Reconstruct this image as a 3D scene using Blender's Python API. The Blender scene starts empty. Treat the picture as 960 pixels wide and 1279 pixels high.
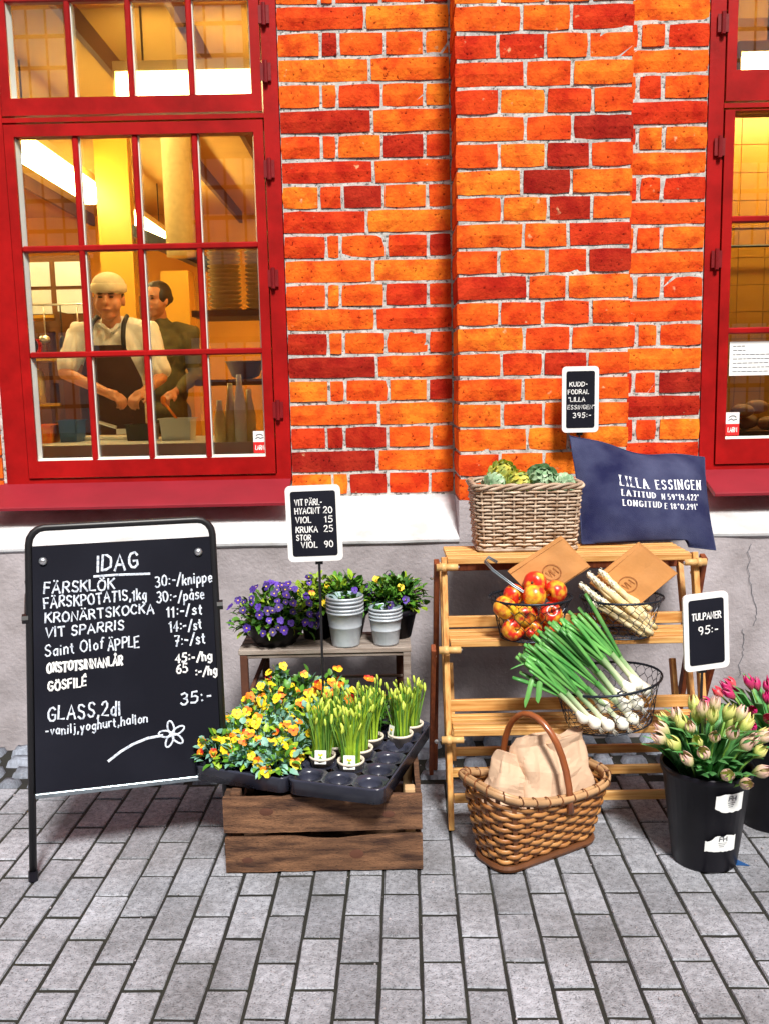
import bpy, math, random
from mathutils import Vector, Matrix, noise
R = math.radians
sc = bpy.context.scene
COL = sc.collection
# ------------------------------------------------------------------ camera
cam_d = bpy.data.cameras.new('camera'); cam = bpy.data.objects.new('camera', cam_d); COL.objects.link(cam)
cam_d.sensor_fit = 'VERTICAL'; cam_d.sensor_height = 36.0; cam_d.lens = 32.17
cam_d.clip_start = .05; cam_d.clip_end = 500
cam.matrix_world = Matrix.Translation((0, -3.7, 1.48)) @ Matrix.Rotation(R(90-7.95), 4, 'X') @ Matrix.Rotation(R(-1.2), 4, 'Z')
sc.camera = cam
# ------------------------------------------------------------------ light
SUN_EL, SUN_AZ = 50, 168          # degrees; azimuth clockwise from +Y (north)
w = bpy.data.worlds.new('World'); sc.world = w; w.use_nodes = True
nt = w.node_tree; bg = nt.nodes['Background']
sky = nt.nodes.new('ShaderNodeTexSky'); sky.sky_type = 'NISHITA'; sky.sun_disc = False
sky.sun_elevation = R(SUN_EL); sky.sun_rotation = R(SUN_AZ); sky.air_density = 1.6; sky.dust_density = 5; sky.ozone_density = 1.0
nt.links.new(sky.outputs[0], bg.inputs[0]); bg.inputs[1].default_value = .025
sun_d = bpy.data.lights.new('sun', 'SUN'); sun_d.energy = 1.5; sun_d.angle = R(10); sun_d.color = (1, .97, .93)
sun = bpy.data.objects.new('sun', sun_d); COL.objects.link(sun)
sd = Vector((math.sin(R(SUN_AZ))*math.cos(R(SUN_EL)), math.cos(R(SUN_AZ))*math.cos(R(SUN_EL)), math.sin(R(SUN_EL))))
sun.rotation_euler = sd.to_track_quat('Z', 'Y').to_euler()
sc.view_settings.view_transform = 'Standard'; sc.view_settings.look = 'None'
sc.view_settings.exposure = 1.86; sc.view_settings.gamma = 1
sc.cycles.max_bounces = 6; sc.cycles.transparent_max_bounces = 12
sc.cycles.caustics_reflective = False; sc.cycles.caustics_refractive = False; sc.cycles.sample_clamp_indirect = 6
# ------------------------------------------------------------------ materials
def mat(name, col, rough=.6, var=.2, scale=6, bump=.15, bscale=60, orand=0, metal=0, col2=None, stretch=None, pits=0, spec=.5, alpha=None, coat=0, detail=4, sub=0, ramp=(.32, .68), stain=0, sscale=1.6):
    m = bpy.data.materials.new(name); m.use_nodes = True; nt = m.node_tree; N = nt.nodes; L = nt.links
    b = N['Principled BSDF']; b.inputs['Roughness'].default_value = rough; b.inputs['Metallic'].default_value = metal
    b.inputs['Specular IOR Level'].default_value = spec; b.inputs['Coat Weight'].default_value = coat
    if sub: b.inputs['Subsurface Weight'].default_value = sub; b.inputs['Subsurface Scale'].default_value = .01
    tc = N.new('ShaderNodeTexCoord'); mp = N.new('ShaderNodeMapping'); L.new(tc.outputs['Object'], mp.inputs[0])
    if stretch: mp.inputs['Scale'].default_value = stretch
    oi = N.new('ShaderNodeObjectInfo')
    av = N.new('ShaderNodeVectorMath'); av.operation = 'MULTIPLY_ADD'; L.new(oi.outputs['Random'], av.inputs[0]); av.inputs[1].default_value = (31, 17, 23)
    L.new(mp.outputs[0], av.inputs[2])
    n = N.new('ShaderNodeTexNoise'); n.inputs['Scale'].default_value = scale; n.inputs['Detail'].default_value = detail; L.new(av.outputs[0], n.inputs[0])
    rp = N.new('ShaderNodeValToRGB'); L.new(n.outputs[0], rp.inputs[0])
    c = Vector(col); c2 = Vector(col2) if col2 else c*(1-var)
    rp.color_ramp.elements[0].position, rp.color_ramp.elements[1].position = ramp
    rp.color_ramp.elements[0].color = (*c2, 1); rp.color_ramp.elements[1].color = (*(c if col2 else c*(1+var*.6)), 1)
    out = rp.outputs[0]
    if orand:
        mr = N.new('ShaderNodeMapRange'); mr.inputs[3].default_value = 1-orand; mr.inputs[4].default_value = 1+orand; L.new(oi.outputs['Random'], mr.inputs[0])
        vm = N.new('ShaderNodeVectorMath'); vm.operation = 'SCALE'; L.new(out, vm.inputs[0]); L.new(mr.outputs[0], vm.inputs['Scale']); out = vm.outputs[0]
    n2 = N.new('ShaderNodeTexNoise'); n2.inputs['Scale'].default_value = bscale; n2.inputs['Detail'].default_value = 3; L.new(av.outputs[0], n2.inputs[0])
    if pits:
        r2 = N.new('ShaderNodeValToRGB'); L.new(n2.outputs[0], r2.inputs[0])
        r2.color_ramp.elements[0].position = .34; r2.color_ramp.elements[1].position = .44
        k = 1-pits; r2.color_ramp.elements[0].color = (k, k, k, 1); r2.color_ramp.elements[1].color = (1, 1, 1, 1)
        vm = N.new('ShaderNodeVectorMath'); vm.operation = 'MULTIPLY'; L.new(out, vm.inputs[0]); L.new(r2.outputs[0], vm.inputs[1]); out = vm.outputs[0]
    if stain:      # weather stains with a shape of their own, running across neighbouring pieces
        ge = N.new('ShaderNodeNewGeometry'); n4 = N.new('ShaderNodeTexNoise'); n4.inputs['Scale'].default_value = sscale; n4.inputs['Detail'].default_value = 9; n4.inputs['Roughness'].default_value = .62; L.new(ge.outputs['Position'], n4.inputs[0])
        r4 = N.new('ShaderNodeValToRGB'); L.new(n4.outputs[0], r4.inputs[0]); r4.color_ramp.elements[0].position = .36; r4.color_ramp.elements[1].position = .60
        k = 1-stain; r4.color_ramp.elements[0].color = (k, k*.98, k*.95, 1); r4.color_ramp.elements[1].color = (1.05, 1.05, 1.05, 1)
        vm = N.new('ShaderNodeVectorMath'); vm.operation = 'MULTIPLY'; L.new(out, vm.inputs[0]); L.new(r4.outputs[0], vm.inputs[1]); out = vm.outputs[0]
    L.new(out, b.inputs['Base Color'])
    if bump:
        bp = N.new('ShaderNodeBump'); bp.inputs['Strength'].default_value = bump; bp.inputs['Distance'].default_value = .004
        L.new(n2.outputs[0], bp.inputs['Height']); L.new(bp.outputs[0], b.inputs['Normal'])
    return m
def emit(name, col, s):
    m = bpy.data.materials.new(name); m.use_nodes = True; b = m.node_tree.nodes['Principled BSDF']
    b.inputs['Base Color'].default_value = (*col, 1); b.inputs['Emission Color'].default_value = (*col, 1); b.inputs['Emission Strength'].default_value = s
    return m
def brick_mat():
    m = bpy.data.materials.new('brick'); m.use_nodes = True; N = m.node_tree.nodes; L = m.node_tree.links; b = N['Principled BSDF']
    b.inputs['Roughness'].default_value = .9; b.inputs['Specular IOR Level'].default_value = .1
    oi = N.new('ShaderNodeObjectInfo'); r = N.new('ShaderNodeValToRGB'); L.new(oi.outputs['Random'], r.inputs[0]); r.color_ramp.interpolation = 'LINEAR'
    E = r.color_ramp.elements; E[0].position = 0; E[0].color = (.30, .015, .010, 1); E[1].position = 1; E[1].color = (.86, .185, .018, 1)
    for p, c in ((.14, (.58, .034, .010)), (.36, (.74, .075, .011)), (.7, (.82, .130, .014))):
        e = E.new(p); e.color = (*c, 1)
    tc = N.new('ShaderNodeTexCoord')
    av = N.new('ShaderNodeVectorMath'); av.operation = 'MULTIPLY_ADD'; L.new(oi.outputs['Random'], av.inputs[0]); av.inputs[1].default_value = (31, 17, 23); L.new(tc.outputs['Object'], av.inputs[2])
    n = N.new('ShaderNodeTexNoise'); n.inputs['Scale'].default_value = 11; n.inputs['Detail'].default_value = 6; n.inputs['Roughness'].default_value = .65; L.new(av.outputs[0], n.inputs[0])
    r1 = N.new('ShaderNodeValToRGB'); L.new(n.outputs[0], r1.inputs[0]); r1.color_ramp.elements[0].position = .38; r1.color_ramp.elements[1].position = .62
    r1.color_ramp.elements[0].color = (.74, .50, .6, 1); r1.color_ramp.elements[1].color = (1.10, 1.40, 1.1, 1)
    m1 = N.new('ShaderNodeVectorMath'); m1.operation = 'MULTIPLY'; L.new(r.outputs[0], m1.inputs[0]); L.new(r1.outputs[0], m1.inputs[1])
    n2 = N.new('ShaderNodeTexNoise'); n2.inputs['Scale'].default_value = 75; n2.inputs['Detail'].default_value = 3; L.new(av.outputs[0], n2.inputs[0])
    r2 = N.new('ShaderNodeValToRGB'); L.new(n2.outputs[0], r2.inputs[0]); r2.color_ramp.elements[0].position = .28; r2.color_ramp.elements[1].position = .37
    r2.color_ramp.elements[0].color = (.30, .15, .15, 1); r2.color_ramp.elements[1].color = (1, 1, 1, 1)
    m2 = N.new('ShaderNodeVectorMath'); m2.operation = 'MULTIPLY'; L.new(m1.outputs[0], m2.inputs[0]); L.new(r2.outputs[0], m2.inputs[1])
    # pale lime bloom left on a few spots
    n3 = N.new('ShaderNodeTexNoise'); n3.inputs['Scale'].default_value = 24; n3.inputs['Detail'].default_value = 5; L.new(av.outputs[0], n3.inputs[0])
    r3 = N.new('ShaderNodeValToRGB'); L.new(n3.outputs[0], r3.inputs[0]); r3.color_ramp.elements[0].position = .70; r3.color_ramp.elements[1].position = .78
    mx = N.new('ShaderNodeMix'); mx.data_type = 'RGBA'; L.new(r3.outputs[0], mx.inputs[0]); L.new(m2.outputs[0], mx.inputs[6]); mx.inputs[7].default_value = (.75, .42, .22, 1)
    L.new(mx.outputs[2], b.inputs['Base Color'])
    ad = N.new('ShaderNodeMath'); L.new(n.outputs[0], ad.inputs[0]); L.new(n2.outputs[0], ad.inputs[1])
    bp = N.new('ShaderNodeBump'); bp.inputs['Strength'].default_value = .7; bp.inputs['Distance'].default_value = .006; L.new(ad.outputs[0], bp.inputs['Height']); L.new(bp.outputs[0], b.inputs['Normal'])
    return m
def glass_mat(name, f0):
    m = bpy.data.materials.new(name); m.use_nodes = True; N = m.node_tree.nodes; L = m.node_tree.links; N.clear()
    o = N.new('ShaderNodeOutputMaterial'); t = N.new('ShaderNodeBsdfTransparent'); g = N.new('ShaderNodeBsdfGlossy'); g.inputs['Roughness'].default_value = .012
    mx = N.new('ShaderNodeMixShader'); fr = N.new('ShaderNodeFresnel'); fr.inputs[0].default_value = 1.5
    mr = N.new('ShaderNodeMapRange'); mr.inputs[1].default_value = .04; mr.inputs[2].default_value = 1; mr.inputs[3].default_value = f0; mr.inputs[4].default_value = 1
    L.new(fr.outputs[0], mr.inputs[0]); L.new(mr.outputs[0], mx.inputs[0]); L.new(t.outputs[0], mx.inputs[1]); L.new(g.outputs[0], mx.inputs[2]); L.new(mx.outputs[0], o.inputs[0])
    t.inputs[0].default_value = (.93, .95, .93, 1)
    return m
def gradmat(name, c0, c1, z0, z1, rough=.5, nscale=30, var=.15, axis='Z'):
    """colour of its own running from one end of the thing (c0 at z0) to the other (c1 at z1), mottled"""
    m = bpy.data.materials.new(name); m.use_nodes = True; N = m.node_tree.nodes; L = m.node_tree.links; b = N['Principled BSDF']; b.inputs['Roughness'].default_value = rough
    tc = N.new('ShaderNodeTexCoord'); s = N.new('ShaderNodeSeparateXYZ'); L.new(tc.outputs['Object'], s.inputs[0])
    n = N.new('ShaderNodeTexNoise'); n.inputs['Scale'].default_value = nscale; L.new(tc.outputs['Object'], n.inputs[0])
    mr = N.new('ShaderNodeMapRange'); mr.inputs[1].default_value = z0; mr.inputs[2].default_value = z1; L.new(s.outputs[axis], mr.inputs[0])
    a = N.new('ShaderNodeMath'); a.operation = 'MULTIPLY_ADD'; L.new(n.outputs[0], a.inputs[0]); a.inputs[1].default_value = var*4; L.new(mr.outputs[0], a.inputs[2])
    a2 = N.new('ShaderNodeMath'); a2.operation = 'SUBTRACT'; L.new(a.outputs[0], a2.inputs[0]); a2.inputs[1].default_value = var*2; a2.use_clamp = True
    mx = N.new('ShaderNodeMix'); mx.data_type = 'RGBA'; L.new(a2.outputs[0], mx.inputs[0]); mx.inputs[6].default_value = (*c0, 1); mx.inputs[7].default_value = (*c1, 1)
    L.new(mx.outputs[2], b.inputs['Base Color'])
    return m
M = dict(
 brick=brick_mat(),
 mortar=mat('lime_mortar', (.54, .53, .50), .95, .35, 30, 1.0, 70, pits=.75),
 plinth=mat('grey_render', (.42, .385, .405), .95, .22, 1.6, .8, 70, detail=8, stain=.38, sscale=2.6),
 ledge=mat('whitewash', (.66, .68, .70), .85, .10, 5, .5, 40, stain=.28, sscale=5),
 red=mat('red_gloss_paint', (.37, .006, .006), .36, .15, 5, .12, 45, spec=.3, stain=.28, sscale=6),
 sill=mat('red_sill_metal', (.25, .008, .019), .6, .12, 6, .1, 30),
 hinge=mat('painted_iron', (.20, .005, .008), .4, .2, 20, .1, 60),
 putty=mat('pale_glazing_edge', (.80, .82, .74), .5, .1, 8, .05, 40),
 paver=mat('concrete_paver', (.345, .358, .40), .95, .30, 60, 1.0, 200, orand=.20, pits=.55, stain=.38, sscale=2.6, detail=7),
 sett=mat('granite_sett', (.27, .30, .36), .8, .3, 12, .7, 110, orand=.3, pits=.3),
 joint=mat('dark_joint_sand', (.012, .011, .010), 1, .4, 9, .8, 160, col2=(.020, .021, .014), detail=8),
 black=mat('black_painted_steel', (.010, .010, .012), .4, .2, 10, .03, 60),
 chalk=mat('chalkboard', (.012, .013, .022), .75, .6, 2.4, .04, 80, spec=.18, col2=(.004, .0045, .010), detail=9, ramp=(.42, .80)),
 ink=mat('chalk_marker', (.72, .78, .86), .85, .06, 110, 0, col2=(.34, .38, .46), ramp=(.36, .52), detail=5),
 inkw=mat('fresh_chalk_marker', (.90, .90, .88), .85, .03, 110, 0, col2=(.55, .55, .56), ramp=(.34, .48)),
 whitepl=mat('white_plastic', (.86, .86, .84), .4, .04, 10, .02, 50),
 steel=mat('bright_steel', (.72, .74, .77), .3, .1, 10, .02, 60, metal=.9),
 zinc=mat('whitewashed_zinc', (.56, .62, .68), .45, .22, 14, .2, 60, metal=.3),
 zincin=mat('zinc_inside', (.50, .66, .74), .35, .1, 14, .1, 60, metal=.35),
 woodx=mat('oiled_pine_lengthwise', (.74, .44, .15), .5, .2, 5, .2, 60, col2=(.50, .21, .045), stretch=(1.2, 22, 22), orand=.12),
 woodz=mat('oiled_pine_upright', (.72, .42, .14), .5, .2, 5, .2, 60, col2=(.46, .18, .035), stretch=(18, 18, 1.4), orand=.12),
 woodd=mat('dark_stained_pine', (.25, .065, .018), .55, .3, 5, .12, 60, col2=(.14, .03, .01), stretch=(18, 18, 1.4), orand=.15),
 peg=mat('turned_peg_wood', (.70, .42, .16), .5, .1, 20, .05, 60),
 crate=mat('weathered_crate_wood', (.24, .115, .055), .85, .3, 5, .9, 60, col2=(.035, .012, .006), stretch=(1.6, 11, 11), orand=.25, detail=10, pits=.6),
 cratel=mat('fresh_cut_crate_end', (.62, .40, .2), .8, .2, 12, .3, 60),
 grey=mat('weathered_grey_wood', (.36, .31, .27), .85, .3, 5, .5, 60, col2=(.20, .15, .12), stretch=(1.5, 20, 20), orand=.15),
 brown=mat('brown_stained_legs', (.10, .035, .018), .7, .3, 8, .2, 60),
 blackpl=mat('black_plastic', (.008, .007, .012), .38, .3, 10, .04, 60, spec=.25),
 traypl=mat('black_plant_tray', (.035, .038, .06), .22, .3, 10, .1, 40),
 soil=mat('potting_soil', (.05, .025, .012), 1, .5, 60, 1, 120),
 cush=mat('navy_cotton', (.060, .068, .135), .95, .25, 6, .5, 300, col2=(.013, .015, .055), spec=.15, detail=7),
 print=mat('white_print', (.82, .85, .90), .9, .04, 40, 0),
 kraft=mat('kraft_paper', (.50, .22, .06), .75, .12, 10, .2, 50, stretch=(1, 3, 1), orand=.06),
 kraft2=mat('pale_kraft_paper', (.62, .43, .29), .8, .15, 8, .9, 26, orand=.10, detail=6),
 stamp=mat('brown_stamp_ink', (.30, .10, .02), .8, .2, 40, 0),
 wire=mat('dark_wire', (.022, .03, .045), .35, .3, 30, 0, metal=.5),
 wire2=mat('grey_wire', (.30, .36, .40), .3, .2, 30, 0, metal=.7),
 willow=mat('peeled_willow', (.62, .50, .38), .6, .3, 20, .1, 80, col2=(.30, .18, .10), orand=.25),
 splint=mat('woven_splint', (.46, .22, .07), .42, .3, 9, .2, 60, col2=(.26, .09, .022), orand=.2),
 splintd=mat('dark_splint', (.17, .06, .02), .5, .3, 12, .1, 60, orand=.2),
 rimw=mat('pale_splint_rim', (.50, .29, .14), .45, .2, 12, .1, 60),
 handle=mat('varnished_handle', (.30, .085, .025), .28, .25, 8, .05, 60, coat=.4),
 leaf=mat('green_leaf', (.09, .26, .025), .45, .4, 30, .1, 80, orand=.2),
 leafy=mat('yellow_green_leaf', (.32, .50, .03), .45, .3, 30, .1, 80, orand=.2),
 leafb=mat('bluish_leaf', (.20, .42, .32), .5, .35, 30, .1, 80, orand=.2),
 leafd=mat('deep_green_leaf', (.03, .115, .018), .45, .4, 25, .1, 80, orand=.2),
 stem=mat('stem_green', (.16, .33, .05), .5, .2, 30, 0),
 pv1=mat('violet_petal', (.085, .030, .34), .6, .35, 40, 0, orand=.35),
 pv2=mat('dark_violet_petal', (.035, .012, .15), .6, .3, 40, 0, orand=.3),
 py=mat('yellow_petal', (.93, .70, .02), .55, .15, 40, 0, col2=(.92, .58, .012)),
 po=mat('orange_petal', (.85, .30, .01), .55, .15, 40, 0, col2=(.80, .12, .01)),
 pr=mat('red_petal', (.55, .02, .01), .55, .2, 40, 0),
 pc=mat('flower_heart', (.95, .62, .05), .6, .1, 40, 0),
 bud=mat('narcissus_bud', (.62, .70, .10), .5, .2, 60, 0, col2=(.40, .55, .06)),
 tag=mat('white_plant_label', (.85, .87, .82), .5, .03, 20, 0),
 potw=mat('cream_pot', (.78, .70, .58), .6, .08, 20, .05, 60),
 apple=mat('red_apple', (.58, .022, .012), .3, .2, 1.3, .02, 3, col2=(.80, .44, .03), spec=.6, orand=.08, ramp=(.33, .52)),
 appley=mat('yellow_apple', (.84, .50, .03), .3, .2, 1.2, .02, 3, col2=(.55, .03, .015), spec=.6, orand=.08, ramp=(.38, .58)),
 asp=mat('white_asparagus', (.80, .70, .47), .45, .12, 30, .1, 80, col2=(.82, .62, .26), orand=.08),
 aspt=mat('asparagus_tip', (.86, .82, .66), .5, .1, 60, .1, 80),
 bulb=mat('onion_bulb', (.88, .86, .74), .35, .08, 30, .05, 60),
 onst=gradmat('spring_onion_stalk', (.80, .84, .58), (.06, .26, .045), .02, .17, .35, 30, .06),
 onlf=mat('spring_onion_leaf', (.045, .24, .045), .4, .35, 9, .05, 60, col2=(.16, .42, .10), orand=.35),
 arti=mat('artichoke_bract', (.46, .62, .40), .55, .3, 2.2, .1, 6, col2=(.14, .30, .14)),
 artiy=mat('yellowed_bract', (.70, .58, .08), .55, .3, 1.8, .1, 6, col2=(.24, .42, .12)),
 tulp=gradmat('blush_tulip_petal', (.46, .58, .16), (.84, .46, .46), .004, .050, .45, 60, .10),
 tuly=gradmat('cream_tulip_petal', (.28, .46, .08), (.80, .72, .24), .004, .048, .45, 60, .12),
 tulm=gradmat('magenta_tulip_petal', (.55, .10, .16), (.50, .010, .13), .0, .03, .45, 60, .1),
 tulr=gradmat('coral_tulip_petal', (.75, .20, .20), (.72, .03, .06), .0, .03, .45, 60, .1),
 tull=mat('tulip_leaf', (.06, .24, .055), .4, .3, 18, .05, 60, col2=(.13, .34, .12), orand=.2, stretch=(5, 5, 1)),
 paper=mat('printed_notice_paper', (.86, .88, .86), .7, .03, 10, 0),
 text=mat('grey_print', (.10, .11, .13), .8, .1, 40, 0),
 redst=mat('red_sticker', (.72, .02, .02), .45, .05, 20, 0),
 blue=mat('blue_plastic', (.02, .10, .30), .4, .2, 10, 0),
 iwall=mat('ochre_wall', (.74, .36, .045), .8, .2, 1.5, .1, 20, detail=6),
 iceil=mat('cream_ceiling', (.80, .50, .12), .8, .12, 2, .1, 20),
 ibrown=mat('brown_cupboard', (.16, .065, .022), .6, .3, 3, .1, 20),
 ifloor=mat('brown_floor', (.14, .08, .05), .5, .2, 3, .1, 20),
 isteel=mat('brushed_counter', (.55, .60, .62), .4, .12, 6, .05, 60, metal=.25),
 tile=mat('yellow_wall_tile', (.78, .43, .05), .3, .06, 4, .02, 20, orand=.05),
 cups=mat('cream_plates', (.80, .66, .32), .5, .1, 30, .1, 60),
 tube=emit('fluorescent_tube', (1, .76, .34), 13),
 housing=mat('lamp_housing', (.85, .70, .35), .5, .05, 6, 0),
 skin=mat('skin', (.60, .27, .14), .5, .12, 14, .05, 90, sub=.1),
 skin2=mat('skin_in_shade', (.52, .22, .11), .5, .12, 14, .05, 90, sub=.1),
 shirt=mat('white_shirt', (.86, .88, .90), .85, .06, 12, .3, 60),
 cap=mat('cream_cap', (.74, .68, .50), .9, .1, 20, .5, 120),
 apron=mat('dark_apron', (.050, .020, .016), .85, .3, 10, .2, 90),
 strap=mat('navy_strap', (.015, .018, .03), .8, .2, 10, .1, 60),
 olive=mat('olive_shirt', (.10, .085, .03), .85, .3, 12, .3, 60),
 hair=mat('dark_hair', (.022, .012, .008), .5, .4, 60, .5, 200),
 eye=mat('dark_eye', (.02, .012, .01), .3, .1, 20, 0),
 lip=mat('lips', (.40, .11, .08), .5, .1, 20, 0),
 ofac=mat('opposite_ochre_render', (.42, .24, .10), .9, .3, .4, .2, 6, detail=8),
 opane=mat('painted_reflection_pane', (.70, .84, 1.0), .5, .15, 2, 0),  # pale blue paints the reflected sky into the pane colour
 oframe=mat('opposite_window_frame', (.16, .05, .03), .6, .1, 3, 0),
 tile2=mat('amber_wall_tile', (.66, .30, .03), .35, .06, 4, .02, 20, orand=.05),
 paneT=glass_mat('top_window_glass', .40),
 icount=mat('pale_laminate_counter', (.62, .68, .70), .35, .12, 6, .05, 60),
 grout=mat('brown_grout', (.42, .20, .03), .8, .15, 6, .1, 40),
 crust=mat('bread_crust', (.50, .24, .08), .7, .4, 12, .2, 40, col2=(.70, .50, .30)),
 pane=glass_mat('window_glass', .11),
)
# ------------------------------------------------------------------ mesh helpers
class MB:
    def __init__(s): s.v = []; s.f = []; s.m = []; s.cur = 0
    def add(s, vs, fs, T=None):
        o = len(s.v); s.v += [tuple(T @ Vector(p)) for p in vs] if T is not None else [tuple(p) for p in vs]
        s.f += [tuple(i+o for i in f) for f in fs]; s.m += [s.cur]*len(fs); return s
    def box(s, x0, x1, y0, y1, z0, z1, T=None):
        return s.add([(x0,y0,z0),(x1,y0,z0),(x1,y1,z0),(x0,y1,z0),(x0,y0,z1),(x1,y0,z1),(x1,y1,z1),(x0,y1,z1)],
            [(0,3,2,1),(4,5,6,7),(0,1,5,4),(1,2,6,5),(2,3,7,6),(3,0,4,7)], T)
    def bar(s, p0, p1, w, t, up=(0,0,1), c=.002):
        """chamfered bar from p0 to p1: w across, t along up"""
        p0, p1 = Vector(p0), Vector(p1); d = (p1-p0).normalized(); u = Vector(up); x = d.cross(u).normalized(); u = x.cross(d).normalized()
        hw, ht = w/2, t/2; c = min(c, hw*.4, ht*.4)
        S = [(-hw+c,-ht),(hw-c,-ht),(hw,-ht+c),(hw,ht-c),(hw-c,ht),(-hw+c,ht),(-hw,ht-c),(-hw,-ht+c)]
        L = (p1-p0).length; rings = [(0, 1-c/hw*.7), (c, 1), (L-c, 1), (L, 1-c/hw*.7)]
        vs = []
        for (a, k) in rings:
            for (i, j) in S: vs.append(p0+d*a+x*i*k+u*(j*(1-(1-k)*hw/ht*.5)))
        fs = [tuple(range(7,-1,-1)), tuple(range(24,32))]
        for r in range(3):
            for i in range(8): j = (i+1)%8; fs.append((r*8+i, r*8+j, (r+1)*8+j, (r+1)*8+i))
        return s.add(vs, fs)
    def tube(s, pts, r, n=6, closed=False, flat=None):
        """r: number or list; flat=(up, ratio) squashes the section"""
        pts = [Vector(p) for p in pts]; k = len(pts); rr = r if isinstance(r, (list, tuple)) else [r]*k
        vs = []; prev = None
        for i, p in enumerate(pts):
            if closed: d = pts[(i+1)%k]-pts[i-1]
            else: d = pts[min(i+1,k-1)]-pts[max(i-1,0)]
            if d.length < 1e-9: d = Vector((0,0,1))
            d.normalize()
            if flat: a = Vector(flat[0])
            elif prev is None: a = Vector((0,0,1)) if abs(d.z) < .9 else Vector((1,0,0))
            else: a = prev
            b = d.cross(a)
            if b.length < 1e-6: b = d.cross(Vector((.3,.8,.5)))
            b.normalize(); a = b.cross(d).normalized(); prev = a
            fl = flat[1] if flat else 1
            for j in range(n):
                t = 2*math.pi*j/n; vs.append(p+(b*math.cos(t)+a*math.sin(t)*fl)*rr[i])
        fs = []
        for i in range(k if closed else k-1):
            for j in range(n):
                q = (i+1)%k; fs.append((i*n+j, i*n+(j+1)%n, q*n+(j+1)%n, q*n+j))
        if not closed: fs += [tuple(range(n-1,-1,-1)), tuple((k-1)*n+j for j in range(n))]
        return s.add(vs, fs)
    def lathe(s, prof, n=24, c=(0,0,0), sx=1, sy=1, cap0=True, cap1=False, T=None, wob=None):
        vs = []
        for (r, z) in prof:
            for j in range(n):
                t = 2*math.pi*j/n; k = 1+(wob(t, z) if wob else 0)
                vs.append((c[0]+math.cos(t)*r*sx*k, c[1]+math.sin(t)*r*sy*k, c[2]+z))
        fs = []
        for i in range(len(prof)-1):
            for j in range(n): fs.append((i*n+j, i*n+(j+1)%n, (i+1)*n+(j+1)%n, (i+1)*n+j))
        if cap0: fs.append(tuple(range(n-1,-1,-1)))
        if cap1: fs.append(tuple((len(prof)-1)*n+j for j in range(n)))
        return s.add(vs, fs, T)
    def ball(s, c, rx, ry=None, rz=None, n=12, m=8, T=None, fn=None):
        ry = ry or rx; rz = rz or rx; vs = []; c = Vector(c)
        for i in range(m+1):
            a = math.pi*i/m
            for j in range(n):
                t = 2*math.pi*j/n; d = Vector((math.sin(a)*math.cos(t), math.sin(a)*math.sin(t), -math.cos(a)))
                k = fn(d) if fn else 1
                vs.append(c+Vector((d.x*rx*k, d.y*ry*k, d.z*rz*k)))
        fs = []
        for i in range(m):
            for j in range(n): fs.append((i*n+j, i*n+(j+1)%n, (i+1)*n+(j+1)%n, (i+1)*n+j))
        return s.add(vs, fs, T)
    def blade(s, pts, w, side, fold=.25, thick=.0):
        """leaf: centre line pts, widths w, side vectors"""
        vs = []; k = len(pts)
        for i, p in enumerate(pts):
            p = Vector(p); sd_ = (Vector(side[i]) if isinstance(side, list) else Vector(side)).normalized()
            d = (Vector(pts[min(i+1,k-1)])-Vector(pts[max(i-1,0)])).normalized(); nrm = sd_.cross(d)
            vs += [p-sd_*w[i]+nrm*w[i]*fold, p, p+sd_*w[i]+nrm*w[i]*fold]
        fs = []
        for i in range(k-1):
            a = i*3; fs += [(a, a+1, a+4, a+3), (a+1, a+2, a+5, a+4)]
        return s.add(vs, fs)
    def strokes(s, polys, t, fn, lift=.0006):
        """pen strokes: triangular ridge along each 2-D polyline; fn(u, v) -> (point, normal)"""
        for pl in polys:
            if len(pl) < 2: pl = [pl[0], (pl[0][0]+t*.6, pl[0][1])]
            vs = []; k = len(pl)
            for i in range(k):
                a = Vector(pl[max(i-1,0)]); b = Vector(pl[min(i+1,k-1)]); d = (b-a)
                d = d.normalized() if d.length > 1e-9 else Vector((1,0)); q = Vector((-d.y, d.x))*t/2
                e = -d*t*.3 if i == 0 else (d*t*.3 if i == k-1 else Vector((0,0)))
                c = Vector(pl[i])+e
                P0, n0 = fn(*(c+q)); P1, n1 = fn(*c); P2, n2 = fn(*(c-q))
                vs += [P0+n0*lift*.25, P1+n1*lift, P2+n2*lift*.25]
            fs = []
            for i in range(k-1):
                a = i*3; fs += [(a, a+1, a+4, a+3), (a+1, a+2, a+5, a+4)]
            s.add(vs, fs)
        return s
    def mesh(s, name, mats, smooth=False):
        me = bpy.data.meshes.new(name); me.from_pydata(s.v, [], s.f); me.update()
        for m in (mats if isinstance(mats, list) else [mats]): me.materials.append(m)
        if isinstance(mats, list): me.polygons.foreach_set('material_index', s.m)
        if smooth: me.polygons.foreach_set('use_smooth', [True]*len(me.polygons))
        return me
    def build(s, name, mats, parent=None, smooth=False, **k):
        return link(name, s.mesh(name, mats, smooth), parent, **k)
def link(name, me, parent=None, loc=None, rot=None, sc_=None, **k):
    o = bpy.data.objects.new(name, me); COL.objects.link(o)
    if parent: o.parent = parent
    if loc is not None: o.location = loc
    if rot is not None: o.rotation_euler = rot
    if sc_ is not None: o.scale = sc_ if hasattr(sc_, '__len__') else (sc_,)*3
    for a, b in k.items(): o[a] = b
    return o
def thing(name, label, cat, loc=(0,0,0), rot=(0,0,0), group=None):
    o = link(name, None, None, loc, rot, label=label, category=cat)
    if group: o['group'] = group
    return o
def tag(o, label, cat, group=None):
    o['label'] = label; o['category'] = cat
    if group: o['group'] = group
    return o
def struct(o): o['kind'] = 'structure'; return o
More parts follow.
